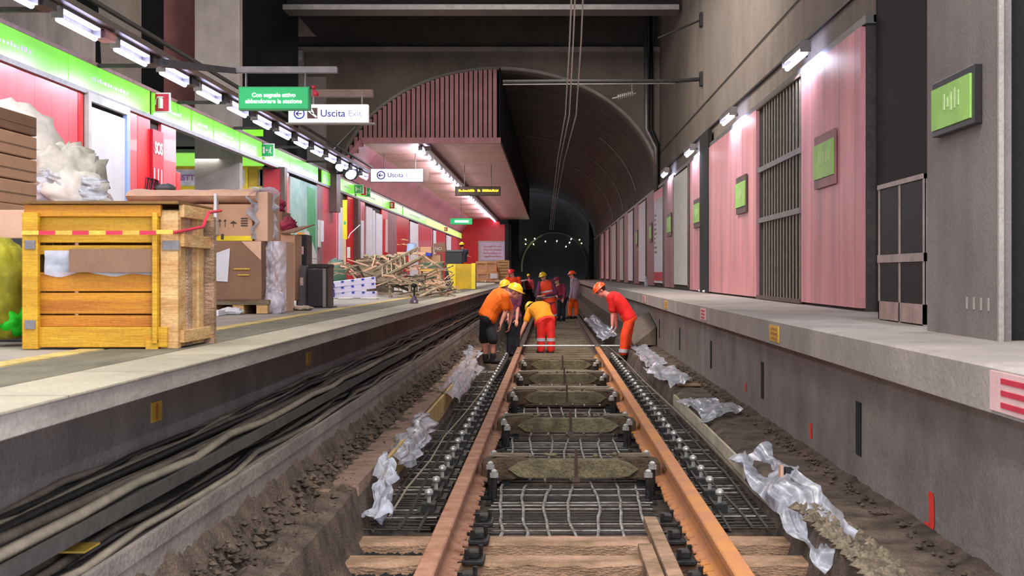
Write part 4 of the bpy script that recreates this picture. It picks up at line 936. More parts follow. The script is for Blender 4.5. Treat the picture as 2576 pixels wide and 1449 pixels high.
a = Wp(443, 468, dk); text('I&STTI', (a.x - .02, dk - .03, Wp(0, 448, dk).z), .17, mat('purple_ink', (170, 110, 190), .5), t, align='LEFT', bold=.004)
area((-7.2, 28.0, 3.9), 1.2, 1.6, 35, (1, .97, .95))
d = 30.0; t = thing('red_cabinet', (-6.2, d, PZ), 'red panelled cabinet door in a brown frame beside the kiosk', 'cabinet')
a = Wp(660, 520, d); b = Wp(716, 420, d); MB().box((a.x, d, PZ), (b.x, d + .3, b.z)).build('body', METAL_B, t); MB().box((a.x + .03, d - .02, PZ + .1), (b.x - .1, d, b.z - .05)).build('door', mat('dull_red', (176, 40, 52), .5, var=.1), t)
# red bin / hydrant box by the SOS
d = 22.15; a = Wp(420, 478, d); b = Wp(444, 432, d); t = thing('hydrant_cabinet', ((a.x + b.x) / 2, d, PZ), 'small red cabinet at the end of the red wall beside the kiosk', 'cabinet')
MB().box((a.x, d, PZ), (b.x, d + .25, b.z)).build('body', REDS, t, bevel=.01); MB().box((b.x - .05, d - .01, a.z), (b.x - .02, d, b.z - .08)).build('side_strip', YELD, t)
# end wall poster
d = 91.9; a = Wp(1203, 658, d); b = Wp(1272, 606, d); t = thing('wall_map', ((a.x + b.x) / 2, d, a.z), 'large framed white map on the red end wall', 'poster')
MB().box((a.x, d, a.z), (b.x, d + .08, b.z)).build('frame', PALE, t); MB().box((a.x + .12, d - .02, a.z + .1), (b.x - .12, d, b.z - .1)).build('sheet', mat('map_paper', (226, 214, 232), .5), t)
m = MB()
for q in range(4): m.box((a.x + .35, d - .03, b.z - .4 - q * .22), (b.x - .3, d - .02, b.z - .37 - q * .22))
m.build('print', SIGNR, t)

# ================================================================== GOODS ON THE LEFT PLATFORM
# --- the yellow wooden crate
d = 6.53; sx = d / F
def X_(px, dd=d): return (px - VX) * dd / F
def Z_(py, dd=d): return CZ - (py - VY) * dd / F
t = thing('wooden_crate', (X_(230), d, PZ), 'big yellowish wooden crate at the platform edge with red and white tape', 'crate')
x0, x1 = X_(60), X_(436); z0, z1 = PZ + .0, Z_(512); yb = d + .64
for (a_, b_, mm) in [(545, 610, WOOD_Y), (617, 640, WOOD_Y), (685, 733, WOOD_YD), (737, 790, WOOD_YD), (794, 823, WOOD_YD)]:
    MB().box((x0 + .04, d + .03, Z_(b_)), (x1 - .03, d + .055, Z_(a_))).build('front_board', mm, t, bevel=.003)
MB().box((x0, d, Z_(545)), (x1 - .06, d + .03, Z_(515))).build('front_board', WOOD_YD, t, bevel=.003)
MB().box((x0 + .05, d, PZ + .012), (x1 - .03, d + .03, Z_(823))).build('front_board', WOOD_Y, t, bevel=.003)
MB().box((x0 + .0, d - .025, PZ + .004), (x0 + .075, d + .01, Z_(535))).build('corner_post', WOOD_Y, t, bevel=.004)
MB().box((X_(385), d - .02, PZ + .03), (X_(398), d + .03, Z_(535))).build('corner_post', WOOD_Y, t, bevel=.004)
MB().box((X_(400), d + .02, PZ + .004), (X_(445), d + .08, Z_(530))).build('corner_post', WOOD, t, bevel=.004)
MB().box((X_(368), d - .01, PZ + .001), (X_(398), d + .2, PZ + .05)).build('foot', WOOD_Y, t)
MB().box((x0 + .0, d - .02, Z_(513)), (x1 + .03, yb, Z_(506))).build('top_board', mat('dark_lid', (120, 84, 34), .7), t)
for i in range(5):
    ya_ = d + .09 + i * .108
    MB().box((x1 - .015, ya_, PZ + .01), (x1 + .008 + (i % 2) * .006, ya_ + .10, Z_(525))).build('side_board', WOOD_P if i in (1, 4) else WOOD, t, bevel=.003)
for zz in (PZ + .03, Z_(620), Z_(545)): MB().box((x1 + .01, d + .06, zz), (x1 + .035, yb, zz + .06)).build('side_rail', WOOD, t, bevel=.003)
MB().box((x1 + .0, yb - .06, PZ), (x1 + .05, yb, Z_(532))).build('corner_post', WOOD_P, t, bevel=.004)
for i in range(5): MB().box((x0 + .01, d + .09 + i * .108, PZ + .01), (x0 + .03, d + .185 + i * .108, Z_(525))).build('side_board', WOOD, t)
MB().box((x0 + .05, yb - .03, PZ), (x1, yb, Z_(525))).build('back_board', WOOD_YD, t)
for (px, py) in ((68, 605), (68, 805), (412, 605)):
    MB().box((X_(px), d - .032, Z_(py + 22)), (X_(px) + .05, d - .022, Z_(py))).build('metal_strap', METAL, t) if px < 400 else MB().box((X_(px) - .01, d + .012, Z_(py + 24)), (X_(px) + .07, d + .02, Z_(py))).build('metal_strap', METAL, t)
MB().box((X_(175), d - .008, Z_(685)), (X_(385), d - .002, Z_(626))).build('cardboard_patch', CARD_D, t)
m = MB(); 
def ragged(u, v): return Vector((X_(108) + (X_(385) - X_(108)) * u, d + .02 + .01 * ns(u * 6, v * 5), Z_(630) - (Z_(630) - Z_(690 + 14 * ns(u * 4, 1) )) * v))
m.grid(ragged, 20, 6); m.build('torn_film', FILM, t, smooth=True, fix=False)
# hazard tape
tp = thing('barrier_tape', (X_(230), d - .03, Z_(586)), 'red and white barrier tape stretched across the crate front', 'tape')
for i in range(9):
    a_ = 62 + i * 42; zz = Z_(586 - (i == 8) * 2)
    MB().box((X_(a_), d - .036, zz - .010), (X_(a_ + 42), d - .032, zz + .010)).build('red_stripe' if i % 2 else 'white_stripe', SIGNR if i % 2 else YLINE, tp)
MB().tube([(X_(440), d - .03, Z_(586)), (X_(470), d + .3, Z_(565)), (X_(472), d + .4, Z_(525)), (X_(480), d + .6, Z_(515))], .008, 5).build('twisted_end', SIGNR, tp)
tag(sheet((X_(468, 7.4), 7.3, Z_(525, 7.3)), (X_(500, 7.4), 7.3, Z_(540, 7.3)), (X_(490, 7.4), 7.35, Z_(512, 7.3)), (X_(462, 7.4), 7.35, Z_(510, 7.3)), .01, 13, 'x', n=8, mm=mat('pink_cloth', (235, 120, 170), .6), name='pink_rag'), 'small pink rag on the back corner of the crate', 'rag')
# bent cardboard/plywood board leaning at the crate's far right
d2 = 8.1
m = MB()
def bent(u, v):
    zz = PZ + .002 + (Z_(540, d2) - PZ) * v; xx = X_(455, d2) + (X_(528, d2) - X_(455, d2)) * u - .05 * (1 - v) * u + .02 * math.sin(v * 3)
    return Vector((xx, d2 + .25 * u * 0 + .02 * ns(v * 3, u), zz))
m.grid(bent, 6, 10)
o = m.build('plywood_sheet', WOOD_P, fix=False); sm = o.modifiers.new('solid', 'SOLIDIFY'); sm.thickness = .03; tag(o, 'warped board standing behind the right side of the crate', 'board')
# --- green and olive cloths on the left
dd = 6.9
def lump(name, c, r, mm, lab, cat, seed, amp=.25, parent=None, nseg=26, flat=True):
    m = MB(); m.ball(c, r, nseg, 18); cc = Vector(c)
    v2 = []
    for p in m.v:
        q = p - cc; k_ = 1 + amp * ns(q.x * 4 / max(r), q.y * 4 / max(r), q.z * 4 / max(r) + seed) + amp * .5 * ns(q.x * 11 / max(r), q.y * 11 / max(r), seed)
        p2 = cc + q * k_
        if flat and p2.z < c[2] - r[2] * .8: p2.z = c[2] - r[2] * .8
        v2.append(p2)
    m.v = v2; o = m.build(name, mm, parent, smooth=True)
    return tag(o, lab, cat) if lab else o
lump('olive_bag', (X_(18, dd), dd, PZ + .26), (.10, .2, .28), OLIVE, 'olive yellow bag squeezed behind the left corner of the crate', 'bag', 3)
lump('green_cloth', (X_(5, 6.8), 6.9, PZ + .13), (.12, .15, .10), GREENN, 'bright green cloth on the floor at the left picture edge', 'cloth', 5)
box_thing('dark_box', (X_(-60, 7.3), 7.3, PZ), (X_(58, 7.3), 7.8, Z_(600, 7.3)), BLACKP, 'dark box behind the green cloth at the left edge', 'box')
box_thing('cardboard_box', (X_(-80, 7.9), 7.9, Z_(600, 7.9)), (X_(66, 7.9), 8.5, Z_(528, 7.9)), CARD_P, 'pale carton at the left edge just above the olive bag', 'box')
box_thing('dark_box', (X_(-80, 7.9), 7.92, PZ), (X_(60, 7.9), 8.48, Z_(601, 7.9)), CARD_D, 'brown carton standing below the pale carton at the left edge', 'box')
# stack of flat cartons top left
d3 = 9.2; ys_ = [(296, 344), (347, 402), (405, 460), (463, 520)]
zz0 = Z_(640, d3)
XS = X_(93, d3)
box_thing('cardboard_box', (XS - .8, 7.5, PZ), (XS, d3, Z_(521, d3)), CARD, 'large carton at the bottom of the stack behind the crate', 'box')
for i, (a_, b_) in enumerate(ys_):
    t = thing('cardboard_box', (X_(0, d3), d3, Z_(b_, d3)), ['topmost flat carton of the stack at the left edge', 'second flat carton from the top of the left stack', 'third flat carton from the top of the left stack', 'fourth flat carton from the top of the left stack'][i], 'box', 'flat cartons stacked at the left')
    MB().box((XS - .8, 7.5, Z_(b_, d3)), (XS, d3, Z_(a_, d3))).build('carton', CARD if i else CARD_D, t, bevel=.008); MB().box((XS, 7.5, Z_((a_ + b_) / 2 + 4, d3)), (XS + .003, d3 - .02, Z_((a_ + b_) / 2 + 1, d3))).build('tape_seam', TAPE, t)
# white wrapped heap
t = thing('wrapped_sack', (X_(150, 10.6), 10.6, PZ), 'heap of white plastic-wrapped sacks behind the carton stack', 'sack')
lump('sack', (X_(30, 10.6), 10.7, Z_(448, 10.6)), (.40, .35, .60), WFAB, None, None, 2, .12, t)
lump('sack', (X_(165, 10.4), 10.4, Z_(455, 10.4)), (.30, .3, .28), mat('grey_sack', (196, 190, 176), .5, var=.14, scale=6, bump=.8, bscale=8), None, None, 7, .3, t)
lump('sack', (X_(185, 10.2), 10.2, Z_(500, 10.2)), (.26, .25, .20), WFAB, None, None, 9, .35, t)
MB().box((X_(-60, 10.6), 10.3, PZ), (X_(255, 10.6), 11.1, Z_(505, 10.4))).build('pallet_box', CARD_P, t)
sheet((X_(90, 10), 10.05, Z_(430, 10)), (X_(245, 10), 10.05, Z_(455, 10)), (X_(262, 10), 10.0, Z_(515, 10)), (X_(92, 10), 10.0, Z_(515, 10)), .03, 17, 'crumpled clear film hanging over the white sacks')

# --- wrapped pallet group
d4 = 12.4
t = thing('pallet', (X_(590, d4), d4, PZ), 'wooden pallet under the brown wrapped carton', 'pallet')
for p0_ in (515, 585, 645): MB().box((X_(p0_, d4), d4, PZ + .005), (X_(p0_ + 28, d4), d4 + .8, PZ + .10)).build('block', WOOD, t)
MB().box((X_(505, d4), d4, PZ + .10), (X_(678, d4), d4 + .8, PZ + .125)).build('deck', WOOD, t)
MB().box((X_(505, d4), d4 - .01, PZ + .085), (X_(678, d4), d4 + .02, PZ + .13)).build('front_slat', WOOD_O, t)
t = thing('brown_carton', (X_(590, d4), d4, PZ + .126), 'large brown film-wrapped carton with a white delivery sheet, on the pallet', 'box')
MB().box((X_(500, d4), d4 + .02, PZ + .126), (X_(657, d4), d4 + .75, Z_(606, d4))).build('carton', CARD_D, t, bevel=.008)
MB().add([(X_(606, d4), d4 + .012, Z_(607, d4)), (X_(656, d4), d4 + .012, Z_(607, d4)), (X_(656, d4), d4 + .012, Z_(655, d4))], [(0, 1, 2)]).build('pale_corner', CARD_P, t)
MB().add([(X_(524, d4), d4 + .01, Z_(706, d4)), (X_(572, d4), d4 + .01, Z_(709, d4)), (X_(578, d4), d4 + .01, Z_(624, d4)), (X_(527, d4), d4 + .01, Z_(642, d4))], [(0, 1, 2, 3)]).build('delivery_sheet', PAPER, t)
MB().box((X_(588, d4), d4 + .005, Z_(678, d4)), (X_(628, d4), d4 + .012, Z_(675, d4))).box((X_(598, d4), d4 + .005, Z_(693, d4)), (X_(626, d4), d4 + .012, Z_(690, d4))).build('tape_mark', YLINE, t)
t = thing('printed_carton', (X_(560, d4), d4 + .1, Z_(606, d4)), 'pink-brown carton with arrows and umbrella symbols, above the brown carton', 'box')
MB().box((X_(400, d4), d4 + .1, Z_(605, d4)), (X_(628, d4), d4 + .7, Z_(512, d4))).build('carton', CARD, t, bevel=.008)
MB().box((X_(528, d4), d4 + .09, Z_(605, d4)), (X_(629, d4), d4 + .1, Z_(593, d4))).build('yellow_tape', YEL, t)
yv = d4 + .094
m = MB()
for px in (547, 560): m.bar((X_(px, d4), yv, Z_(570, d4)), (X_(px, d4), yv, Z_(552, d4)), .004, .006); m.bar((X_(px - 3, d4), yv, Z_(556, d4)), (X_(px, d4), yv, Z_(551, d4)), .004, .005); m.bar((X_(px + 3, d4), yv, Z_(556, d4)), (X_(px, d4), yv, Z_(551, d4)), .004, .005)
m.bar((X_(581, d4), yv, Z_(570, d4)), (X_(581, d4), yv, Z_(556, d4)), .004, .006); m.prism([(X_(572, d4), Z_(561, d4)), (X_(581, d4), Z_(554, d4)), (X_(590, d4), Z_(561, d4))], 'y', yv - .002, yv + .002)
for q in range(4): m.box((X_(600, d4), yv, Z_(550 + q * 6, d4)), (X_(617, d4), yv + .003, Z_(547 + q * 6, d4)))
m.box((X_(550, d4), yv - .006, Z_(602, d4)), (X_(557, d4), yv, Z_(588, d4)))
m.build('shipping_marks', INK, t)
t = thing('wrapped_roll', (X_(500, d4), d4, Z_(511, d4)), 'long pale film-wrapped package lying on top of the printed carton', 'package')
m = MB(); m.grid(lambda u, v: Vector((X_(312, d4) + (X_(640, d4) - X_(312, d4)) * u, d4 + .38 - .34 * math.cos(v * 2 * PI) * (1 + .08 * ns(u * 8, v * 5)), Z_(492, d4) + (.075 + .02 * ns(u * 5, 3)) * math.sin(v * 2 * PI) * (1 + .15 * ns(u * 9, v * 6)))), 30, 16)
m.build('package_body', CARD_P, t, smooth=True, fix=False)
MB().box((X_(308, d4), d4 + .05, Z_(600, d4)), (X_(400, d4), d4 + .7, Z_(505, d4))).build('package_end', CARD_P, t)
MB().box((X_(536, d4), d4 + .025, Z_(590, d4)), (X_(543, d4), d4 + .095, Z_(486, d4))).build('strap', WHITE, t)
tag(sheet((X_(628, d4), d4 + .06, Z_(604, d4)), (X_(672, d4), d4 + .5, Z_(604, d4)), (X_(668, d4), d4 + .4, Z_(470, d4)), (X_(624, d4), d4 + .04, Z_(474, d4)), .03, 23, 'x', name='stretch_film'), 'bunched stretch film down the right end of the printed carton', 'film')
box_thing('cardboard_box', (X_(630, d4), d4 + .15, Z_(606, d4)), (X_(665, d4), d4 + .7, Z_(480, d4)), CARD_P, 'narrow upright carton under the stretch film', 'box')
box_thing('cardboard_box', (X_(640, 12.9), 12.9, PZ), (X_(715, 12.9), 13.4, Z_(606, 12.9)), CARD_P, 'carton inside the bubble wrap beside the brown carton', 'box')
m = MB()
def bub(u, v):
    x = X_(655, 12.6) + (X_(714, 12.6) - X_(655, 12.6)) * u; z = PZ + .02 + (Z_(612, 12.6) - PZ) * v
    return Vector((x, 12.62 + .04 * ns(u * 8, v * 14) + .02 * ns(u * 22, v * 30) + (.1 * (u - .8) / .2 if u > .8 else 0), z))
m.grid(bub, 20, 30); tag(m.build('bubble_wrap', FILMB, smooth=True, fix=False), 'shiny bubble wrap sheet wrapped round the right side of the pallet load', 'bubble wrap')
lump('bubble_bundle', (X_(690, 12.55), 12.55, PZ + .09), (.1, .1, .12), FILMB, 'bunched bubble wrap on the floor by the pallet', 'bubble wrap', 8, .3)
box_thing('tall_carton', (X_(706, 14.5), 14.5, PZ + .08), (X_(742, 14.5), 14.9, Z_(590, 14.5)), CARD, 'tall narrow carton right of the bubble wrap, flap open', 'box')
tag(MB().add([(X_(706, 14.5), 14.45, Z_(584, 14.5)), (X_(742, 14.5), 14.45, Z_(584, 14.5)), (X_(783, 14.5), 14.7, Z_(562, 14.5)), (X_(740, 14.5), 14.9, Z_(566, 14.5)), (X_(706, 14.5), 14.45, Z_(587, 14.5)), (X_(742, 14.5), 14.45, Z_(587, 14.5)), (X_(783, 14.5), 14.7, Z_(565, 14.5)), (X_(740, 14.5), 14.9, Z_(569, 14.5))], [(0, 1, 2, 3), (4, 7, 6, 5), (0, 4, 5, 1), (1, 5, 6, 2), (2, 6, 7, 3), (3, 7, 4, 0)]).build('cardboard_flap', CARD_D), 'open brown cardboard lid sticking out over the tall carton', 'cardboard')
box_thing('dark_carton', (X_(672, 15.2), 15.2, PZ), (X_(710, 15.2), 15.7, Z_(532, 15.2)), CARD_D, 'dark brown upright carton behind the bubble wrap', 'box')
lump('maroon_bag', (X_(697, 15.4), 15.4, Z_(520, 15.4)), (.09, .12, .09), MAROON, 'maroon bag on top of the dark brown carton', 'bag', 4, .35, flat=False)
lump('maroon_jacket', (X_(725, 15.1), 15.1, Z_(566, 15.1)), (.09, .08, .08), MAROON, 'maroon jacket draped behind the open carton lid', 'jacket', 14, .45, flat=False)
t = thing('black_headgear', (X_(385, 15), 15, Z_(470, 15)), 'black strappy gear lying on top of the long package', 'gear')
for q in range(5): MB().tube([(X_(368 + q * 5, 12.8), 12.75, Z_(478, 12.8)), (X_(372 + q * 5, 12.8), 12.75, Z_(447 + q, 12.8)), (X_(382 + q * 4, 12.8), 12.8, Z_(455, 12.8)), (X_(388 + q * 4, 12.8), 12.8, Z_(478, 12.8))], .008, 5).build('strap', BLACKP if q % 2 else MAROON, t)
lump('pad', (X_(410, 12.8), 12.85, Z_(472, 12.8)), (.11, .1, .04), GREYP, None, None, 3, .2, t)
# black cabinets
for i, (a_, b_, zt_, dz, mm, lab) in enumerate([(745, 772, 590, 15.8, BLACKP, 'tall black appliance behind the open carton'), (748, 771, 668, 14.8, GREYP, 'grey metal unit left of the black cabinet')]):
    t = thing('appliance', (X_((a_ + b_) / 2, dz), dz, PZ), lab, 'appliance')
    MB().box((X_(a_, dz), dz, PZ), (X_(b_, dz), dz + .35, Z_(zt_, dz))).build('body', mm, t, bevel=.01); MB().box((X_(a_ + 5, dz), dz - .006, Z_(zt_ + 50, dz)), (X_(b_ - 8, dz), dz, Z_(zt_ + 30, dz))).build('label', SIGNW, t)
t = thing('black_cabinet', (X_(800, 14.6), 14.6, PZ), 'black upright cabinet with pale side trim on the platform', 'cabinet')
dz = 14.6
MB().box((X_(772, dz), dz, PZ + .01), (X_(812, dz), dz + .4, Z_(676, dz))).build('body', BLACKP, t, bevel=.012)
MB().box((X_(812, dz), dz - .005, PZ + .01), (X_(820, dz), dz + .38, Z_(676, dz))).build('side_trim', METAL, t); MB().box((X_(820, dz), dz, PZ + .01), (X_(826, dz), dz + .35, Z_(672, dz))).build('rear_edge', BLACKP, t)
MB().box((X_(775, dz), dz - .01, Z_(675, dz)), (X_(826, dz), dz + .4, Z_(664, dz))).build('top_cap', METAL_D, t, bevel=.01); MB().box((X_(770, dz), dz - .03, PZ), (X_(832, dz), dz + .42, PZ + .012)).build('base_plate', METAL_D, t)
MB().box((X_(750, 16.2), 16.2, PZ), (X_(752, 16.2), 16.5, PZ + .01))
# white coat rack like frame
t = thing('wire_rack', (X_(785, 17), 17, PZ), 'white wire rack standing behind the black cabinet', 'rack')
MB().add([(X_(765, 17), 17, Z_(690, 17)), (X_(800, 17), 17, Z_(690, 17)), (X_(796, 17), 17.02, Z_(640, 17)), (X_(776, 17), 17.02, Z_(582, 17)), (X_(765, 17), 17.02, Z_(578, 17))], [(0, 1, 2, 3, 4)]).build('panel', PALE, t)
for q in range(4): MB().bar((X_(762, 16.9), 16.9, Z_(650 + q * 14, 16.9)), (X_(806, 16.9), 16.9, Z_(652 + q * 14, 16.9)), .008, .008).build('wire', METAL, t)
for px in (764, 804): MB().bar((X_(px, 16.9), 16.9, PZ), (X_(px, 16.9), 16.9, Z_(645, 16.9)), .01, .01).build('leg', METAL, t)
# papers and rags at the pallet foot
box_thing('white_tile', (X_(505, 11.9), 11.75, PZ + .001), (X_(560, 11.9), 12.0, PZ + .05), WHITE, 'white block on the floor in front of the pallet', 'block')
lump('crumpled_paper', (X_(575, 12.1), 12.2, PZ + .03), (.11, .08, .035), PAPER, 'crumpled white paper beside the pallet foot', 'paper', 6, .4)
for i, (px, dz) in enumerate(((735, 13.7), (762, 13.6), (716, 13.4))): lump('rag', (X_(px, dz), dz, PZ + .022), (.10, .08, .025), (PALE, mat('tan_rag', (176, 158, 138), .8, bump=.5, bscale=9), METAL_D)[i], ('pale rag on the floor below the tall carton', 'tan rag on the floor before the black cabinet', 'dark rag beside the bubble wrap')[i], 'rag', 30 + i, .5)

# --- long white cartons with blue marks
d5 = 20.3
for i in range(3):
    t = thing('long_carton', (X_(890, d5), d5, PZ + i * .09), ('lowest', 'middle', 'topmost')[i] + ' of the stacked long white cartons with blue corners', 'box', 'long white cartons')
    z_ = PZ + .02 + i * .088; M = Matrix.Translation((X_(885, d5), d5, z_)) @ Matrix.Rotation(R(5 + i * 3), 4, 'Z') @ Matrix.Rotation(R(-7 * (i > 0)), 4, 'Y')
    MB().box((-.30, 0, 0), (.36, .45, .085), M).build('carton', mat('lilac_white', (208, 204, 226), .5, var=.08), t, bevel=.004)
    for q in range(5): MB().box((-.30 + q * .15, -.004, .055), (-.26 + q * .15, 0, .084), M).build('blue_mark', BLUE, t)
    MB().box((-.30, -.006, .0), (-.25, 0, .06), M).build('blue_corner', BLUE, t)
random.seed(31)
for i, (px, w_) in enumerate(((850, 30), (905, 40))): box_thing('white_board', (X_(px, 19.3), 19.3 + i * .1, PZ), (X_(px + w_, 19.3), 19.7, PZ + .03), (PALE, SIGNR)[i] if False else PALE, ('flat pale board on the floor by the black cabinet', 'flat pale board under the long cartons')[i], 'board')
# --- debris pile
def scrap(px0, px1, py0, py1, d0_, d1_, n, lab, grp, L0, L1, th, tilt=.5):
    for i in range(n):
        dz = random.uniform(d0_, d1_); px = random.uniform(px0, px1); py = random.uniform(py0, py1)
        c = Vector(((px - VX) * dz / F, dz, max(PZ + .03, CZ - (py - VY) * dz / F))); L = random.uniform(L0, L1) / 2
        a = random.uniform(-1, 1) * .6 + (0 if random.random() < .7 else PI / 2); e = random.uniform(-tilt, tilt); dv = Vector((math.cos(a) * math.cos(e), math.sin(a) * math.cos(e), math.sin(e))) * L
        if c.z - abs(dv.z) < PZ + .02: c.z = PZ + .02 + abs(dv.z)
        m = MB(); w_ = random.uniform(.4, 1.6) * th; k_ = random.random()
        if k_ < .5: m.bar(c - dv, c + dv, w_, th * .5)
        elif k_ < .8: m.bar(c - dv, c + dv, w_, th * .25); m.bar(c - dv + Vector((0, 0, th * .3)), c + dv + Vector((0, 0, th * .3)), th * .25, th * .6)
        else: m.tube([c - dv, c + Vector((random.uniform(-.05, .05), 0, random.uniform(-.03, .06))), c + dv], th * .3, 5)
        tag(m.build('scrap_piece', random.choice((SCRAP, SCRAP, SCRAP_D, CARD_P)), bevel=0), lab, 'scrap', grp)
random.seed(77)
scrap(838, 985, 660, 692, 23.5, 26, 46, 'broken strip in the low debris heap behind the white cartons', 'debris behind the white cartons', .15, .55, .035)
scrap(960, 1130, 700, 742, 20.8, 24, 60, 'bent metal strip in the scrap pile on the left platform', 'scrap pile on the left platform', .15, .6, .04, .35)
scrap(930, 1120, 655, 705, 22.5, 25.5, 46, 'bent metal strip high in the scrap pile on the left platform', 'upper scrap pile on the left platform', .2, .6, .04, .6)
scrap(1095, 1140, 690, 740, 21.5, 23, 14, 'short scrap piece at the right end of the pile', 'scrap at the right end of the pile', .1, .3, .03, .8)
scrap(1190, 1260, 708, 712, 45, 56, 10, 'loose plank on the far platform floor by the wooden crates', 'planks on the far platform', .3, 1.2, .06, .05)
# hopper tub
d6 = 24.5; t = thing('hopper_tub', (X_(950, d6), d6, PZ), 'grey-beige tapered tub heaped with rubble on the left platform', 'tub')
xa, xb = X_(900, d6), X_(1005, d6); m = MB()
zt_, zb2 = Z_(656, d6), Z_(712, d6)
m.add([(xa + .12, d6, zb2), (xb - .1, d6, zb2), (xb - .1, d6 + .5, zb2), (xa + .12, d6 + .5, zb2), (xa, d6 - .1, zt_), (xb, d6 - .1, zt_), (xb, d6 + .6, zt_), (xa, d6 + .6, zt_)], [(0, 3, 2, 1), (0, 1, 5, 4), (1, 2, 6, 5), (2, 3, 7, 6), (3, 0, 4, 7)])
o = m.build('tub_shell', SCRAP, t); sm = o.modifiers.new('s', 'SOLIDIFY'); sm.thickness = .012
MB().bar((xa - .02, d6 - .11, zt_), (xb + .02, d6 - .11, zt_), .03, .03).build('rim', SCRAP, t); MB().box((xa + .15, d6 + .05, PZ), (xb - .15, d6 + .45, zb2)).build('base', SCRAP_D, t)
m = MB()
for i in range(90):
    c = Vector((random.uniform(xa + .05, xb - .05), d6 + random.uniform(0, .5), zt_ + random.uniform(-.02, .10))); m.ball(c, (random.uniform(.02, .06), .04, random.uniform(.015, .04)), 6, 4)
o = m.build('rubble_load', SCRAP, t); o['kind'] = 'stuff'
# lattice truss section lying tilted
t = thing('steel_truss', (X_(1010, 22), 22, PZ + .3), 'tilted section of dusty lattice truss on top of the scrap pile', 'truss')
A = Wp(962, 697, 21.8); B = Wp(1062, 645, 22.6); ax = (B - A).normalized(); up = Vector((0, 0, 1)); sd = Vector((.05, -1, 0)).normalized(); upn = sd.cross(ax).normalized()
if upn.z < 0: upn = -upn
for i, (a_, b_) in enumerate(((0, 0), (.16, 0), (0, .35), (.16, .35))):
    o_ = upn * a_ + Vector((0, b_, 0)); MB().bar(A + o_, B + o_, .035, .035).build('chord', SCRAP, t)
for i in range(9):
    p = A.lerp(B, i / 9); q = A.lerp(B, (i + 1) / 9)
    MB().bar(p, q + upn * .16, .018, .018).build('lattice_bar', SCRAP, t); MB().bar(p, p + Vector((0, .35, 0)), .018, .018).build('lattice_bar', SCRAP_D, t); MB().bar(p + upn * .16, p + upn * .16 + Vector((0, .35, 0)), .018, .018).build('lattice_bar', SCRAP, t)
o_ = Vector((0, .18, 0)) + upn * .08; m = MB(); m.add([A + upn * .02, B + upn * .02, B + upn * .02 + Vector((0, .35, 0)), A + upn * .02 + Vector((0, .35, 0))], [(0, 1, 2, 3)]); m.build('tread_plate', SCRAP_D, t)
# benches, tarp, tables
def frame_table(p0_, p1_, pt, pb, dz, mm, ml, lab, name='work_table', dep=.5):
    t = thing('trestle_table' if name == 'metal_frame' else name, (X_((p0_ + p1_) / 2, dz), dz, PZ), lab, 'table'); a = X_(p0_, dz); b = X_(p1_, dz); z = Z_(pt, dz); th = (pb - pt) * dz / F
    MB().box((a, dz, z - th), (b, dz + dep, z)).build('table_top', mm, t)
    for x in (a + .03, b - .03):
        for y in (dz + .03, dz + dep - .03): MB().bar((x, y, PZ), (x, y, z - th), .03, .03).build('leg', ml, t)
frame_table(1052, 1112, 678, 682, 25.5, YLINE, SCRAP, 'low bench with a yellowish top behind the scrap pile')
box_thing('green_tarp_bale', (X_(1054, 26), 26, Z_(675, 26)), (X_(1113, 26), 26.4, Z_(661, 26)), TARP, 'dark green folded tarpaulin behind the scrap pile', 'tarpaulin')
frame_table(999, 1070, 634, 640, 30, CARD_P, SCRAP, 'pale work table carrying the blue bucket', dep=.8)
t = thing('bucket', (X_(1036, 30.3), 30.3, Z_(634, 30)), 'pale blue plastic bucket standing on the work table', 'bucket')
p = Vector((X_(1036, 30.3), 30.3, Z_(634, 30))); MB().cone(p, p + Vector((0, 0, .19)), .12, .10, 16).build('bucket_body', BLUE_L, t, smooth=False); MB().cone(p + Vector((0, 0, .19)), p + Vector((0, 0, .20)), .05, .05, 10).build('cap', GREYP, t)
box_thing('cardboard_box', (X_(1058, 31), 31, PZ), (X_(1085, 31), 31.5, Z_(621, 31)), CARD, 'brown carton just right of the blue bucket', 'box')
box_thing('cardboard_box', (X_(1072, 29), 29, PZ), (X_(1108, 29), 29.5, Z_(638, 29)), CARD, 'wide carton standing under the tilted carton', 'box')
t = thing('tilted_carton', (X_(1106, 28.8), 28.8, Z_(636, 28.8)), 'tilted brown carton with white lettering on top of the wide carton', 'box')
M = Matrix.Translation((X_(1092, 28.8), 28.9, Z_(637, 29) )) @ Matrix.Rotation(R(-6), 4, 'Y'); MB().box((0, 0, .01), (.24, .3, .20), M).build('carton', CARD_D, t)
text('NO', (X_(1102, 28.8), 28.88, Z_(626, 28.8)), .09, PALE, t)
box_thing('blue_label_box', (X_(1071, 28.6), 28.6, Z_(644, 28.6)), (X_(1084, 28.6), 29.0, Z_(636, 28.6)), BLUE, 'small blue packet against the wide carton', 'packet')
lump('dark_sack', (X_(845, 30), 30, PZ + .33), (.22, .3, .36), TARP, 'dark green humped sack below the notice board', 'sack', 12, .18)
# trestle frames in the debris
for i, (p0_, p1_, pt, dz, lab) in enumerate([(1040, 1070, 690, 22.4, 'small metal trestle half buried in the scrap pile'), (1075, 1128, 722, 21.6, 'low metal frame at the near edge of the scrap pile'), (975, 1035, 712, 21.3, 'long low metal frame at the front of the scrap pile')]):
    frame_table(p0_, p1_, pt, pt + 3, dz, SCRAP, SCRAP, lab, 'metal_frame', .3)
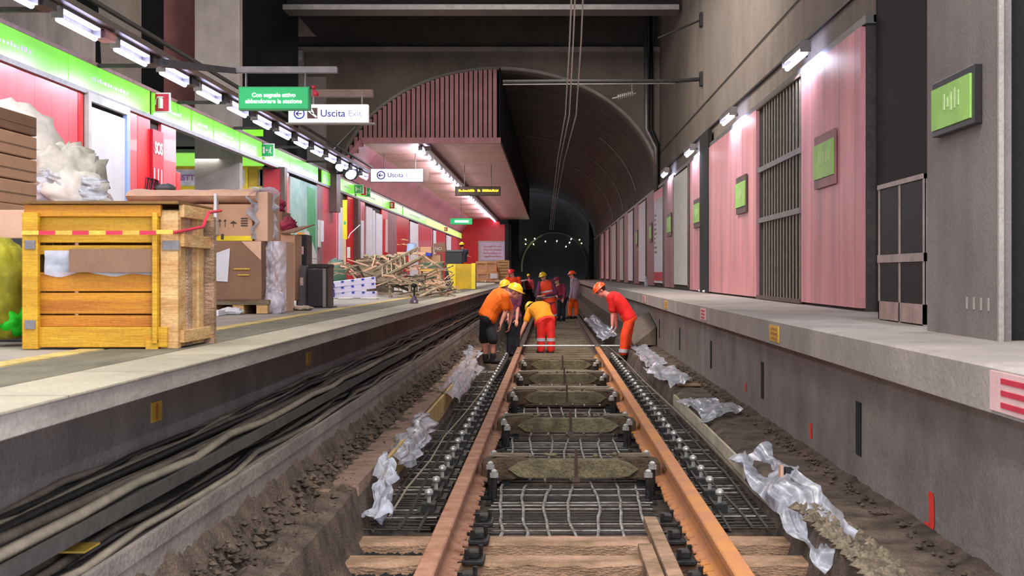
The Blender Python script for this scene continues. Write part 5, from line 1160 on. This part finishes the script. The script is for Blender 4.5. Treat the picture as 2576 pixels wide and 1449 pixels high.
# yellow container with black bin on it
d7 = 33.4; t = thing('yellow_container', (X_(1160, d7), d7, PZ), 'bright yellow metal container on the platform before the red wall', 'container')
m = MB().box((X_(1140, d7), d7, PZ), (X_(1196, d7), d7 + .5, Z_(664, d7))); m.build('container_body', YELD, t, bevel=.01)
MB().prism([(X_(1122, d7), Z_(664, d7)), (X_(1146, d7), Z_(664, d7)), (X_(1146, d7), PZ), (X_(1137, d7), PZ), (X_(1133, d7), Z_(700, d7))], 'y', d7 - .01, d7 + .45).build('chute', YEL, t)
MB().box((X_(1186, d7), d7 - .01, PZ), (X_(1196, d7), d7 + .02, Z_(662, d7))).build('corner_edge', YEL, t)
t = thing('black_bin', (X_(1138, 34.5), 34.5, PZ), 'black plastic bin behind the yellow container', 'bin')
MB().box((X_(1120, 34.5), 34.5, PZ), (X_(1163, 34.5), 34.95, Z_(633, 34.5))).build('bin_body', BLACKP, t, bevel=.01); MB().box((X_(1118, 34.5), 34.46, Z_(633, 34.5)), (X_(1165, 34.5), 35, Z_(629, 34.5))).build('rim', GREYP, t)
# wooden crates at the far end
def slat_crate(p0_, p1_, pt, pb, dz, lab, cols, rows):
    a, b = X_(p0_, dz), X_(p1_, dz); z0_, z1_ = max(PZ, Z_(pb, dz)), Z_(pt, dz); t = thing('wooden_crate', ((a + b) / 2, dz, z0_), lab, 'crate')
    MB().box((a + .03, dz + .04, z0_), (b - .03, dz + .8, z1_ - .03)).build('inner_box', CARD, t)
    for i in range(cols + 1): x = a + (b - a) * i / cols; MB().box((x - .04, dz, z0_), (x + .04, dz + .05, z1_)).build('upright', WOOD, t)
    for i in range(rows + 1): z = z0_ + (z1_ - z0_ - .08) * i / rows; MB().box((a, dz - .01, z), (b, dz + .04, z + .09)).build('slat', WOOD, t)
    return t
slat_crate(1199, 1247, 658, 684, 60, 'open-framed wooden crate, upper one of the far pair', 2, 1)
slat_crate(1200, 1252, 685, 708, 59.5, 'open-framed wooden crate with a paper label, lower one of the far pair', 2, 1)
slat_crate(1253, 1279, 655, 711, 60.5, 'slatted wooden crate standing at the far platform edge', 1, 7)
box_thing('paper_label', (X_(1233, 59.4), 59.42, Z_(701, 59.4)), (X_(1251, 59.4), 59.44, Z_(688, 59.4)), PAPER, 'white paper sheet fixed on the lower far crate', 'paper')
box_thing('white_block', (X_(1245, 52), 52, PZ), (X_(1262, 52), 52.3, Z_(704, 52)), CARD_P, 'small pale carton by the far platform edge', 'box')
# bollard-like tool near the platform edge
d8 = 16.6; t = thing('floor_jack', (X_(1042, d8), d8, PZ), 'small purple-grey tool with a long neck standing at the platform edge', 'tool')
p = Vector((X_(1042, d8), d8, PZ)); MB().box(p + Vector((-.045, -.04, 0)), p + Vector((.045, .04, .05))).cone(p + Vector((0, 0, .05)), p + Vector((0, 0, .10)), .04, .022, 10).build('tool_base', mat('purple_grey', (92, 70, 92), .5), t)
MB().cyl(p + Vector((0, 0, .09)), p + Vector((0, 0, .22)), .012, 8).build('tool_neck', METAL_D, t); MB().ball(p + Vector((0, 0, .225)), (.035, .03, .03), 10, 6).build('tool_head', METAL_D, t); MB().box(p + Vector((.0, -.042, .02)), p + Vector((.02, -.039, .045))).build('tag', PALE, t)

# ================================================================== PEOPLE
SKIN = mat('skin', (206, 140, 116), .55, var=.1, scale=12)
SKINP = mat('skin_pink', (222, 140, 124), .55, var=.1, scale=12)
ORANGE = mat('orange_shirt', (255, 112, 10), .75, var=.12, scale=6, bump=.5, bscale=12)
AMBER = mat('amber_shirt', (255, 158, 20), .75, var=.12, scale=6, bump=.5, bscale=12)
REDSH = mat('red_shirt', (240, 34, 30), .75, var=.12, scale=6, bump=.5, bscale=12)
HIVIS = mat('hivis_orange', (255, 72, 20), .7, var=.14, scale=7, bump=.5, bscale=12)
HIVR = mat('hivis_red', (250, 48, 36), .7, var=.14, scale=7, bump=.5, bscale=12)
PURP = mat('purple_shirt', (112, 48, 78), .8, var=.2, scale=7, bump=.4)
LILAC = mat('lilac_shirt', (176, 150, 166), .8, var=.15, scale=7, bump=.4)
PINKV = mat('pink_vest', (236, 84, 92), .7, var=.14, scale=7)
DARKC = mat('dark_cloth', (30, 32, 40), .85, var=.3, scale=7, bump=.4)
NAVYC = mat('slate_cloth', (52, 58, 70), .85, var=.2, scale=7, bump=.4)
REFL = mat('reflective_tape', (206, 202, 206), .35, .2, var=.1)
HY = mat('helmet_yellow', (246, 196, 14), .35, var=.06, coat=.4)
HYD = mat('helmet_mustard', (222, 190, 24), .35, var=.06, coat=.4)
HO = mat('helmet_orange', (248, 84, 24), .35, var=.06, coat=.4)
HR = mat('helmet_red', (236, 40, 52), .35, var=.06, coat=.4)
BOOT = mat('boot_leather', (30, 26, 26), .7, var=.3)
GLOVE = mat('glove_white', (206, 200, 204), .8, var=.12)
HAIR = mat('hair_dark', (46, 38, 34), .8, var=.3, scale=30)
HAIRG = mat('hair_grey', (128, 122, 122), .8, var=.3, scale=30)

def cap(m, p, q, r0, r1, n=12):
    """closed sphere-swept tapered capsule"""
    p = Vector(p); q = Vector(q); d = q - p; L = d.length
    if L < 1e-5: return m.ball(p, r0, n, 7)
    d.normalize(); u = Vector((0, 0, 1)) if abs(d.z) < .9 else Vector((1, 0, 0)); a = d.cross(u).normalized(); b = a.cross(d)
    k = len(m.v); prof_ = [(-math.cos(t) * r0, math.sin(t) * r0) for t in (0, .5, 1.0, PI / 2)] + [(L + math.cos(t) * r1, math.sin(t) * r1) for t in (PI / 2, 1.0, .5, 0)]
    m.v.append(p - d * r0)
    for (h, r) in prof_[1:-1]:
        for j in range(n): m.v.append(p + d * h + (a * math.cos(2 * PI * j / n) + b * math.sin(2 * PI * j / n)) * r)
    m.v.append(q + d * r1); e = len(m.v) - 1; R_ = len(prof_) - 2
    for j in range(n):
        j2 = (j + 1) % n; m.f.append([k, k + 1 + j2, k + 1 + j]); m.f.append([e, k + 1 + (R_ - 1) * n + j, k + 1 + (R_ - 1) * n + j2])
        for i in range(R_ - 1): s_ = k + 1 + i * n; m.f.append([s_ + j, s_ + j2, s_ + n + j2, s_ + n + j])
    return m
def loft(m, pts, side, wd, n=16):
    """closed elliptical loft; wd = [(half width, half depth)]"""
    k = len(m.v); c = len(pts)
    for i, p in enumerate(pts):
        ax = (pts[min(i + 1, c - 1)] - pts[max(i - 1, 0)]).normalized(); s_ = (side - ax * side.dot(ax)).normalized(); f_ = s_.cross(ax)
        for j in range(n): t = 2 * PI * j / n; m.v.append(p + s_ * math.cos(t) * wd[i][0] + f_ * math.sin(t) * wd[i][1])
    for i in range(c - 1):
        for j in range(n): m.f.append([k + i * n + j, k + i * n + (j + 1) % n, k + (i + 1) * n + (j + 1) % n, k + (i + 1) * n + j])
    m.f.append([k + j for j in range(n)][::-1]); m.f.append([k + (c - 1) * n + j for j in range(n)])
    return m
def fused(m, name, mm, parent, vox, it=3):
    """fuse overlapping closed shapes into one continuous skin"""
    o = m.build(name + '_tmp', mm)
    r = o.modifiers.new('r', 'REMESH'); r.mode = 'VOXEL'; r.voxel_size = vox
    s_ = o.modifiers.new('s', 'SMOOTH'); s_.iterations = it; s_.factor = .5
    dg = bpy.context.evaluated_depsgraph_get(); me = bpy.data.meshes.new_from_object(o.evaluated_get(dg)); me.name = name
    bpy.data.objects.remove(o)
    for p in me.polygons: p.use_smooth = True
    me.materials.clear(); me.materials.append(mm)
    n_ = bpy.data.objects.new(name, me); C.objects.link(n_)
    if parent is not None: n_.parent = parent; n_.location = -wloc(parent)
    return n_
def person(d, label, pel, chest, head, side, face, arms, legs, shirt, pants, helm, up=None, k=1.0, ground=0.05, boots=BOOT, gloves=None, skin=SKIN, hair=HAIR,
           sleeve=.75, shorts=False, band=None, vest=None, sleeves_long=False, thick=1.0):
    P = lambda q: Wp(q[0], q[1], d + (q[2] if len(q) > 2 else 0))
    pel, chest, head = P(pel), P(chest), P(head); side = Vector(side).normalized(); face = Vector(face).normalized()
    vox = .0095 if d < 30 else (.014 if d < 50 else .02)
    ax = (chest - pel).normalized(); s_ = (side - ax * side.dot(ax)).normalized()
    front = face
    t = thing('person', (pel.x, pel.y, ground), label, 'person', None)
    tp = [pel.lerp(chest, x) for x in (-.12, 0, .25, .5, .75, .92, 1.03)]
    # gentle hunch of the back
    bk = s_.cross(ax); bk = bk if bk.dot(front + Vector((0, 0, -.3))) < 0 else -bk
    tp = [p + bk * (.045 * k * math.sin(max(0, x) * PI)) for p, x in zip(tp, (-.12, 0, .25, .5, .75, .92, 1.03))]
    wd = [(.125, .10), (.165, .115), (.150, .108), (.160, .118), (.185, .125), (.170, .105), (.09, .07)]
    wd = [(a * k, b * k * thick) for a, b in wd]
    shs = [chest - ax * .055 * k + s_ * x * .175 * k for x in (-1, 1)]
    up = Vector(up).normalized() if up else ((head - chest).normalized())
    b = MB()
    loft(b, tp, s_, [(a * .92, c * .9) for a, c in wd])
    cap(b, chest - ax * .03, head - up * .03 * k, .062 * k, .055 * k)
    # head: skull, jaw, nose, ears
    fc = (face - up * face.dot(up)).normalized(); sd = fc.cross(up)
    def hp(x, y, z): return head + (sd * x + fc * y + up * z) * k
    M3 = Matrix((sd, fc, up)).transposed().to_4x4()
    def eb(c, r):
        q = MB().ball((0, 0, 0), tuple(v * k for v in r), 14, 10); q.v = [M3 @ v + c for v in q.v]; b.add(q.v, q.f)
    eb(hp(0, -.008, .03), (.077, .095, .088)); eb(hp(0, .028, -.045), (.055, .062, .062)); cap(b, hp(0, .085, .012), hp(0, .104, -.018), .010 * k, .014 * k, 8)
    for e in (-1, 1): eb(hp(e * .077, -.005, -.005), (.012, .022, .032))
    cap(b, hp(-.018, .082, -.045), hp(.018, .082, -.045), .010 * k, .010 * k, 8); eb(hp(0, .07, -.085), (.022, .02, .018))
    arm_j = []
    for i, a in enumerate(arms):
        if a is None: continue
        sh = shs[i]; el, wr = P(a[0]), P(a[1]); cap(b, sh, el, .050 * k, .039 * k); cap(b, el, wr, .041 * k, .027 * k)
        hd = (wr - el).normalized() if len(a) < 3 else Vector(a[2]).normalized()
        sp = (s_ if abs(s_.dot(hd)) < .8 else front); sp = (sp - hd * sp.dot(hd)).normalized(); nm = sp.cross(hd)
        g = MB() if gloves else b; gr = 1.25 if gloves else 1
        pc = wr + hd * .045 * k
        for q in (-1, -.33, .33, 1): cap(g, wr + hd * .01 * k + sp * q * .016 * k, wr + hd * .085 * k + sp * q * .027 * k, .013 * k * gr, .012 * k * gr, 8)
        for q, L in zip((-1.15, -.38, .38, 1.15), (.058, .075, .080, .068)):
            f0 = wr + hd * .092 * k + sp * q * .024 * k; f1 = f0 + (hd * .8 + nm * .45).normalized() * L * .5 * k; f2 = f1 + (hd * .35 + nm * .85).normalized() * L * .5 * k
            cap(g, f0, f1, .0095 * k * gr, .009 * k * gr, 8); cap(g, f1, f2, .009 * k * gr, .0075 * k * gr, 8)
        th0 = wr + hd * .03 * k - sp * .03 * k; th1 = th0 + (hd * .6 - sp * .7 + nm * .3).normalized() * .04 * k; cap(g, th0, th1, .013 * k * gr, .011 * k * gr, 8); cap(g, th1, th1 + (hd * .8 - sp * .1 + nm * .5).normalized() * .032 * k, .010 * k * gr, .008 * k * gr, 8)
        if gloves: cap(b, wr, pc, .026 * k, .02 * k); arm_j.append((g,))
        a_ = (sh, el, wr); arm_j.append(a_)
    hips = [pel + s_ * x * .085 * k - ax * .02 * k for x in (-1, 1)]
    leg_j = []
    for i, l in enumerate(legs):
        if l is None: continue
        kn, an = P(l[0]), P(l[1]); cap(b, hips[i], kn, .076 * k, .052 * k); cap(b, kn, an, .052 * k, .036 * k); leg_j.append((hips[i], kn, an))
        cf = kn.lerp(an, .3) - fc * .018 * k; cap(b, cf, kn.lerp(an, .55) - fc * .008 * k, .046 * k, .034 * k)
    body = fused(b, 'body', skin, t, vox, 2)
    # face details
    for e in (-1, 1):
        MB().ball(hp(e * .030, .083, .008), .010 * k, 8, 6).build('eye', BLACKP, body)
    # hair
    h = MB(); q = MB().ball((0, 0, 0), (.084 * k, .092 * k, .075 * k), 14, 10); q.v = [M3 @ v + hp(0, -.022, .02) for v in q.v]; h.add(q.v, q.f); h.build('hair', hair, t, smooth=True)
    # shirt
    g = MB(); loft(g, tp if True else tp, s_, [(a * 1.10 + .008, c * 1.14 + .008) for a, c in wd[:-1]] + [(.075 * k, .065 * k)])
    g2 = [j for j in arm_j if len(j) == 3]
    for sh, el, wr in g2:
        cap(g, sh - (el - sh) * .08, sh.lerp(el, sleeve), .070 * k, .062 * k)
        if sleeves_long: cap(g, sh.lerp(el, .7), el, .06 * k, .052 * k); cap(g, el, el.lerp(wr, .85), .052 * k, .04 * k)
    so = fused(g, 'shirt', shirt, t, vox, 2)
    if vest:
        g = MB(); loft(g, tp[1:], s_, [(a * 1.16 + .014, c * 1.2 + .016) for a, c in wd[1:]]); vo = fused(g, 'safety_vest', vest, t, vox, 2)
        for fr_ in (.30, .55):
            c = pel.lerp(chest, fr_) + bk * .04 * k; bd = MB(); n = 22
            for hh in (-.022, .022):
                for j in range(n): tt = 2 * PI * j / n; f_ = s_.cross(ax); bd.v.append(c + ax * hh + s_ * math.cos(tt) * (wd[3][0] * 1.20 + .022) + f_ * math.sin(tt) * (wd[3][1] * 1.22 + .026))
            for j in range(n): bd.f.append([j, (j + 1) % n, n + (j + 1) % n, n + j])
            bd.build('reflective_band', REFL, vo, smooth=True, fix=False)
    # trousers
    g = MB(); loft(g, [pel - ax * .10 * k, pel - ax * .04 * k, pel + ax * .06 * k, pel + ax * .13 * k], s_, [(.14 * k, .115 * k), (.175 * k, .13 * k), (.17 * k, .125 * k), (.155 * k, .115 * k)])
    for hp_, kn, an in leg_j:
        cap(g, hp_, kn, .098 * k, .078 * k)
        if shorts: cap(g, hp_, kn + (kn - hp_) * .06, .11 * k, .092 * k)
        else: cap(g, kn, kn.lerp(an, .88), .078 * k, .070 * k)
    pn = fused(g, 'shorts' if shorts else 'trousers', pants, t, vox, 2)
    if band:
        for hp_, kn, an in leg_j:
            c = kn.lerp(an, band); a_ = (an - kn).normalized(); bd = MB().tube([c - a_ * .032, c + a_ * .032], .083 * k, 20); bd.build('reflective_band', REFL, pn)
    if gloves:
        for j in arm_j:
            if len(j) == 1: fused(j[0], 'glove', gloves, t, vox, 1)
    for hp_, kn, an in leg_j:
        g = MB(); fd = Vector((fc.x, fc.y, 0)).normalized() if (abs(fc.x) + abs(fc.y)) > .05 else Vector((0, 1, 0))
        cap(g, an + Vector((0, 0, .07)), an, .052 * k, .05 * k); cap(g, Vector((an.x, an.y, max(ground + .045, an.z - .04))), Vector((an.x, an.y, ground + .045)) + fd * .14 * k, .045 * k, .042 * k); cap(g, an, Vector((an.x, an.y, ground + .05)) - fd * .02, .05 * k, .045 * k)
        fused(g, 'boot', boots, t, vox, 2)
    if helm:
        m = MB(); n = 20; r = Vector((.098, .122, .098)) * k; hc = hp(0, -.008, .045)
        for i in range(8):
            ph = (PI / 2) * i / 7
            for j in range(n):
                tt = 2 * PI * j / n; m.v.append(hc + sd * math.sin(ph) * math.cos(tt) * r.x + fc * math.sin(ph) * math.sin(tt) * r.y + up * math.cos(ph) * r.z)
        for j in range(n):  # brim, deeper at the front
            tt = 2 * PI * j / n; e = .014 + (.042 if math.sin(tt) > .3 else 0) * math.sin(tt); m.v.append(hc + sd * math.cos(tt) * (r.x + .014) + fc * math.sin(tt) * (r.y + e) - up * .012)
        for i in range(8):
            for j in range(n): m.f.append([i * n + j, i * n + (j + 1) % n, (i + 1) * n + (j + 1) % n, (i + 1) * n + j])
        o = m.build('helmet', helm, t, smooth=True, fix=False); sm_ = o.modifiers.new('s', 'SOLIDIFY'); sm_.thickness = .006
        rd = MB().tube([hc + fc * .10 * k + up * .055 * k, hc + fc * .04 * k + up * .098 * k, hc - fc * .05 * k + up * .098 * k, hc - fc * .10 * k + up * .06 * k], .010 * k, 6); rd.build('helmet_ridge', helm, o)
    return t

# worker in red, bent over on the right of the track
person(24.8, 'person in red T-shirt, orange helmet and white gloves bending down right of the track', (1583, 800), (1531, 743), (1511, 731), (0.1, 1, 0), (-.75, -.15, -.8),
       [((1541, 790, -.12), (1540, 820, -.15), (-.15, 0, -1)), ((1549, 792, .2), (1550, 822, .2), (-.3, 0, -1))],
       [((1571, 845, -.10), (1567, 893, -.10)), ((1580, 843, .12), (1574, 893, .12))], REDSH, HIVIS, HO, up=(-.62, 0, .72), k=1.0, ground=.04, gloves=GLOVE, skin=SKINP, band=.78, thick=1.0)
# worker in orange and black shorts on the left
person(23.4, 'person in orange T-shirt and black shorts leaning over left of the track, yellow helmet', (1226, 797), (1275, 738), (1295, 735), (-.1, 1, 0), (.75, -.1, -.6),
       [((1272, 783, -.12), (1260, 814, -.15), (-.1, 0, -1)), ((1287, 785, .2), (1282, 815, .2), (-.1, 0, -1))],
       [((1219, 850, .1), (1222, 905, .1)), ((1239, 850, -.1), (1240, 903, -.1))], ORANGE, DARKC, HY, up=(.35, -.05, .9), k=1.05, ground=.07, skin=SKIN, shorts=True, thick=1.22, hair=HAIRG)
# worker behind him, second yellow helmet
person(26.2, 'person in purple top with yellow helmet bending just behind the orange-shirted worker', (1290, 800), (1284, 738), (1271, 722), (1, .4, 0), (-.35, -.8, -.5),
       [((1276, 772, .1), (1280, 800, -.2)), ((1302, 775, 0), (1300, 804, -.2))],
       [((1284, 846), (1283, 892)), ((1298, 846), (1298, 892))], PURP, DARKC, HY, up=(-.25, -.1, .95), k=.98, ground=.04, hair=HAIRG)
# worker in amber shirt seen from behind
person(27.0, 'person in amber T-shirt and orange trousers bent over between the rails, back turned', (1372, 806), (1352, 775, .42), (1337, 778, .62), (1, .1, .06), (-.35, .75, -.75),
       [((1322, 812, .25), (1309, 842, .1), (-.4, 0, -.9)), ((1384, 812, .5), (1378, 838, .55), (-.1, .2, -1))],
       [((1361, 846), (1361, 884)), ((1386, 846), (1386, 884))], AMBER, HIVR, HYD, up=(-.55, .5, .55), k=1.06, ground=.02, band=.22, thick=1.15)
# crouching worker just beyond
person(33.0, 'person with dark hair crouching just beyond the amber-shirted worker, in an orange vest', (1366, 800), (1360, 768), (1356, 756), (1, 0, 0), (0, .8, -.6),
       [((1345, 785, .2), (1348, 800, .35)), ((1376, 785, .2), (1372, 800, .35))], [((1350, 792, .35), (1352, 826, .1)), ((1376, 792, .35), (1374, 826, .1))], PURP, HIVR, None, up=(0, .35, .93), k=1.0, ground=.03, vest=HIVIS, hair=HAIR)
# worker with orange vest and yellow helmet facing the camera
person(41.0, 'person in purple shirt and orange safety vest with yellow helmet, facing the camera in mid-track', (1382, 764), (1372, 708), (1366, 697, -.08), (1, -.1, 0), (-.35, -.85, -.5),
       [((1352, 742, -.1), (1362, 756, -.3), (.3, -.4, -.7)), ((1399, 738, -.1), (1368, 744, -.35), (-.9, -.2, -.1))],
       [((1372, 785, -.15), (1374, 806)), ((1394, 784, -.1), (1394, 806))], PURP, HIVR, HYD, up=(-.2, -.15, .95), k=1.05, ground=.04, vest=HIVIS, sleeves_long=True, band=.3)
# maroon-clad worker bending beside him
person(45.0, 'person in maroon jacket and dark trousers stooping right of the vest wearer', (1414, 752), (1404, 718), (1401, 707), (1, .3, 0), (-.6, -.6, -.6),
       [((1394, 732, -.1), (1399, 742, -.3)), ((1421, 735, -.1), (1417, 752, -.2))],
       [((1407, 773), (1406, 796)), ((1417, 773), (1418, 796))], MAROON, DARKC, MAROON, up=(-.2, 0, .95), k=.98, ground=.04, sleeves_long=True, hair=MAROON)
# standing worker in lilac shirt
person(47.0, 'person standing in lilac shirt and orange trousers with a red helmet, looking left', (1442, 749), (1445, 702), (1439, 692), (.45, 1, 0), (-.95, -.2, -.25),
       [((1438, 728, -.15), (1435, 748, -.2), (-.1, 0, -1)), ((1458, 730, .1), (1452, 748, .1))],
       [((1434, 775, -.05), (1434, 794, -.05)), ((1450, 775, .05), (1450, 794, .05))], LILAC, mat('orange_trousers', (250, 96, 16), .75, var=.12, bump=.4), HO, up=(-.1, 0, 1), k=1.05, ground=.06, sleeves_long=True)
# red-helmeted worker behind the left group
person(45.5, 'person in orange-red top with a red helmet standing behind the left pair of workers', (1291, 744), (1291, 698), (1287, 689), (1, .2, 0), (-.6, -.6, -.2),
       [((1277, 722), (1279, 740, -.2)), ((1309, 722), (1308, 742, -.1))], [((1284, 768), (1284, 790)), ((1299, 768), (1299, 790))], HIVIS, DARKC, HR, k=1.08, ground=.05, sleeves_long=True)
# farthest worker on the track
person(84.0, 'farthest person on the track in pink vest and dark trousers, tiny yellow helmet', (1331, 727), (1332, 704), (1330, 695), (1, 0, 0), (-.2, -1, -.1),
       [((1322, 716), (1324, 727)), ((1342, 716), (1342, 727))], [((1327, 740), (1327, 753)), ((1336, 740), (1336, 753))], PINKV, DARKC, HY, k=1.05, ground=.05, sleeves_long=True)
# person on the platform
person(56.0, 'person in dark shirt and orange trousers with yellow helmet on the left platform, back turned', (1164, 658), (1163, 628), (1162, 618), (1, .2, 0), (.4, .9, -.2),
       [((1151, 640), (1155, 652)), ((1175, 640), (1178, 645), (1, 0, -.1))], [((1160, 684), (1160, 705)), ((1169, 684), (1169, 705))], NAVYC, HIVIS, HY, k=1.0, ground=PZ)
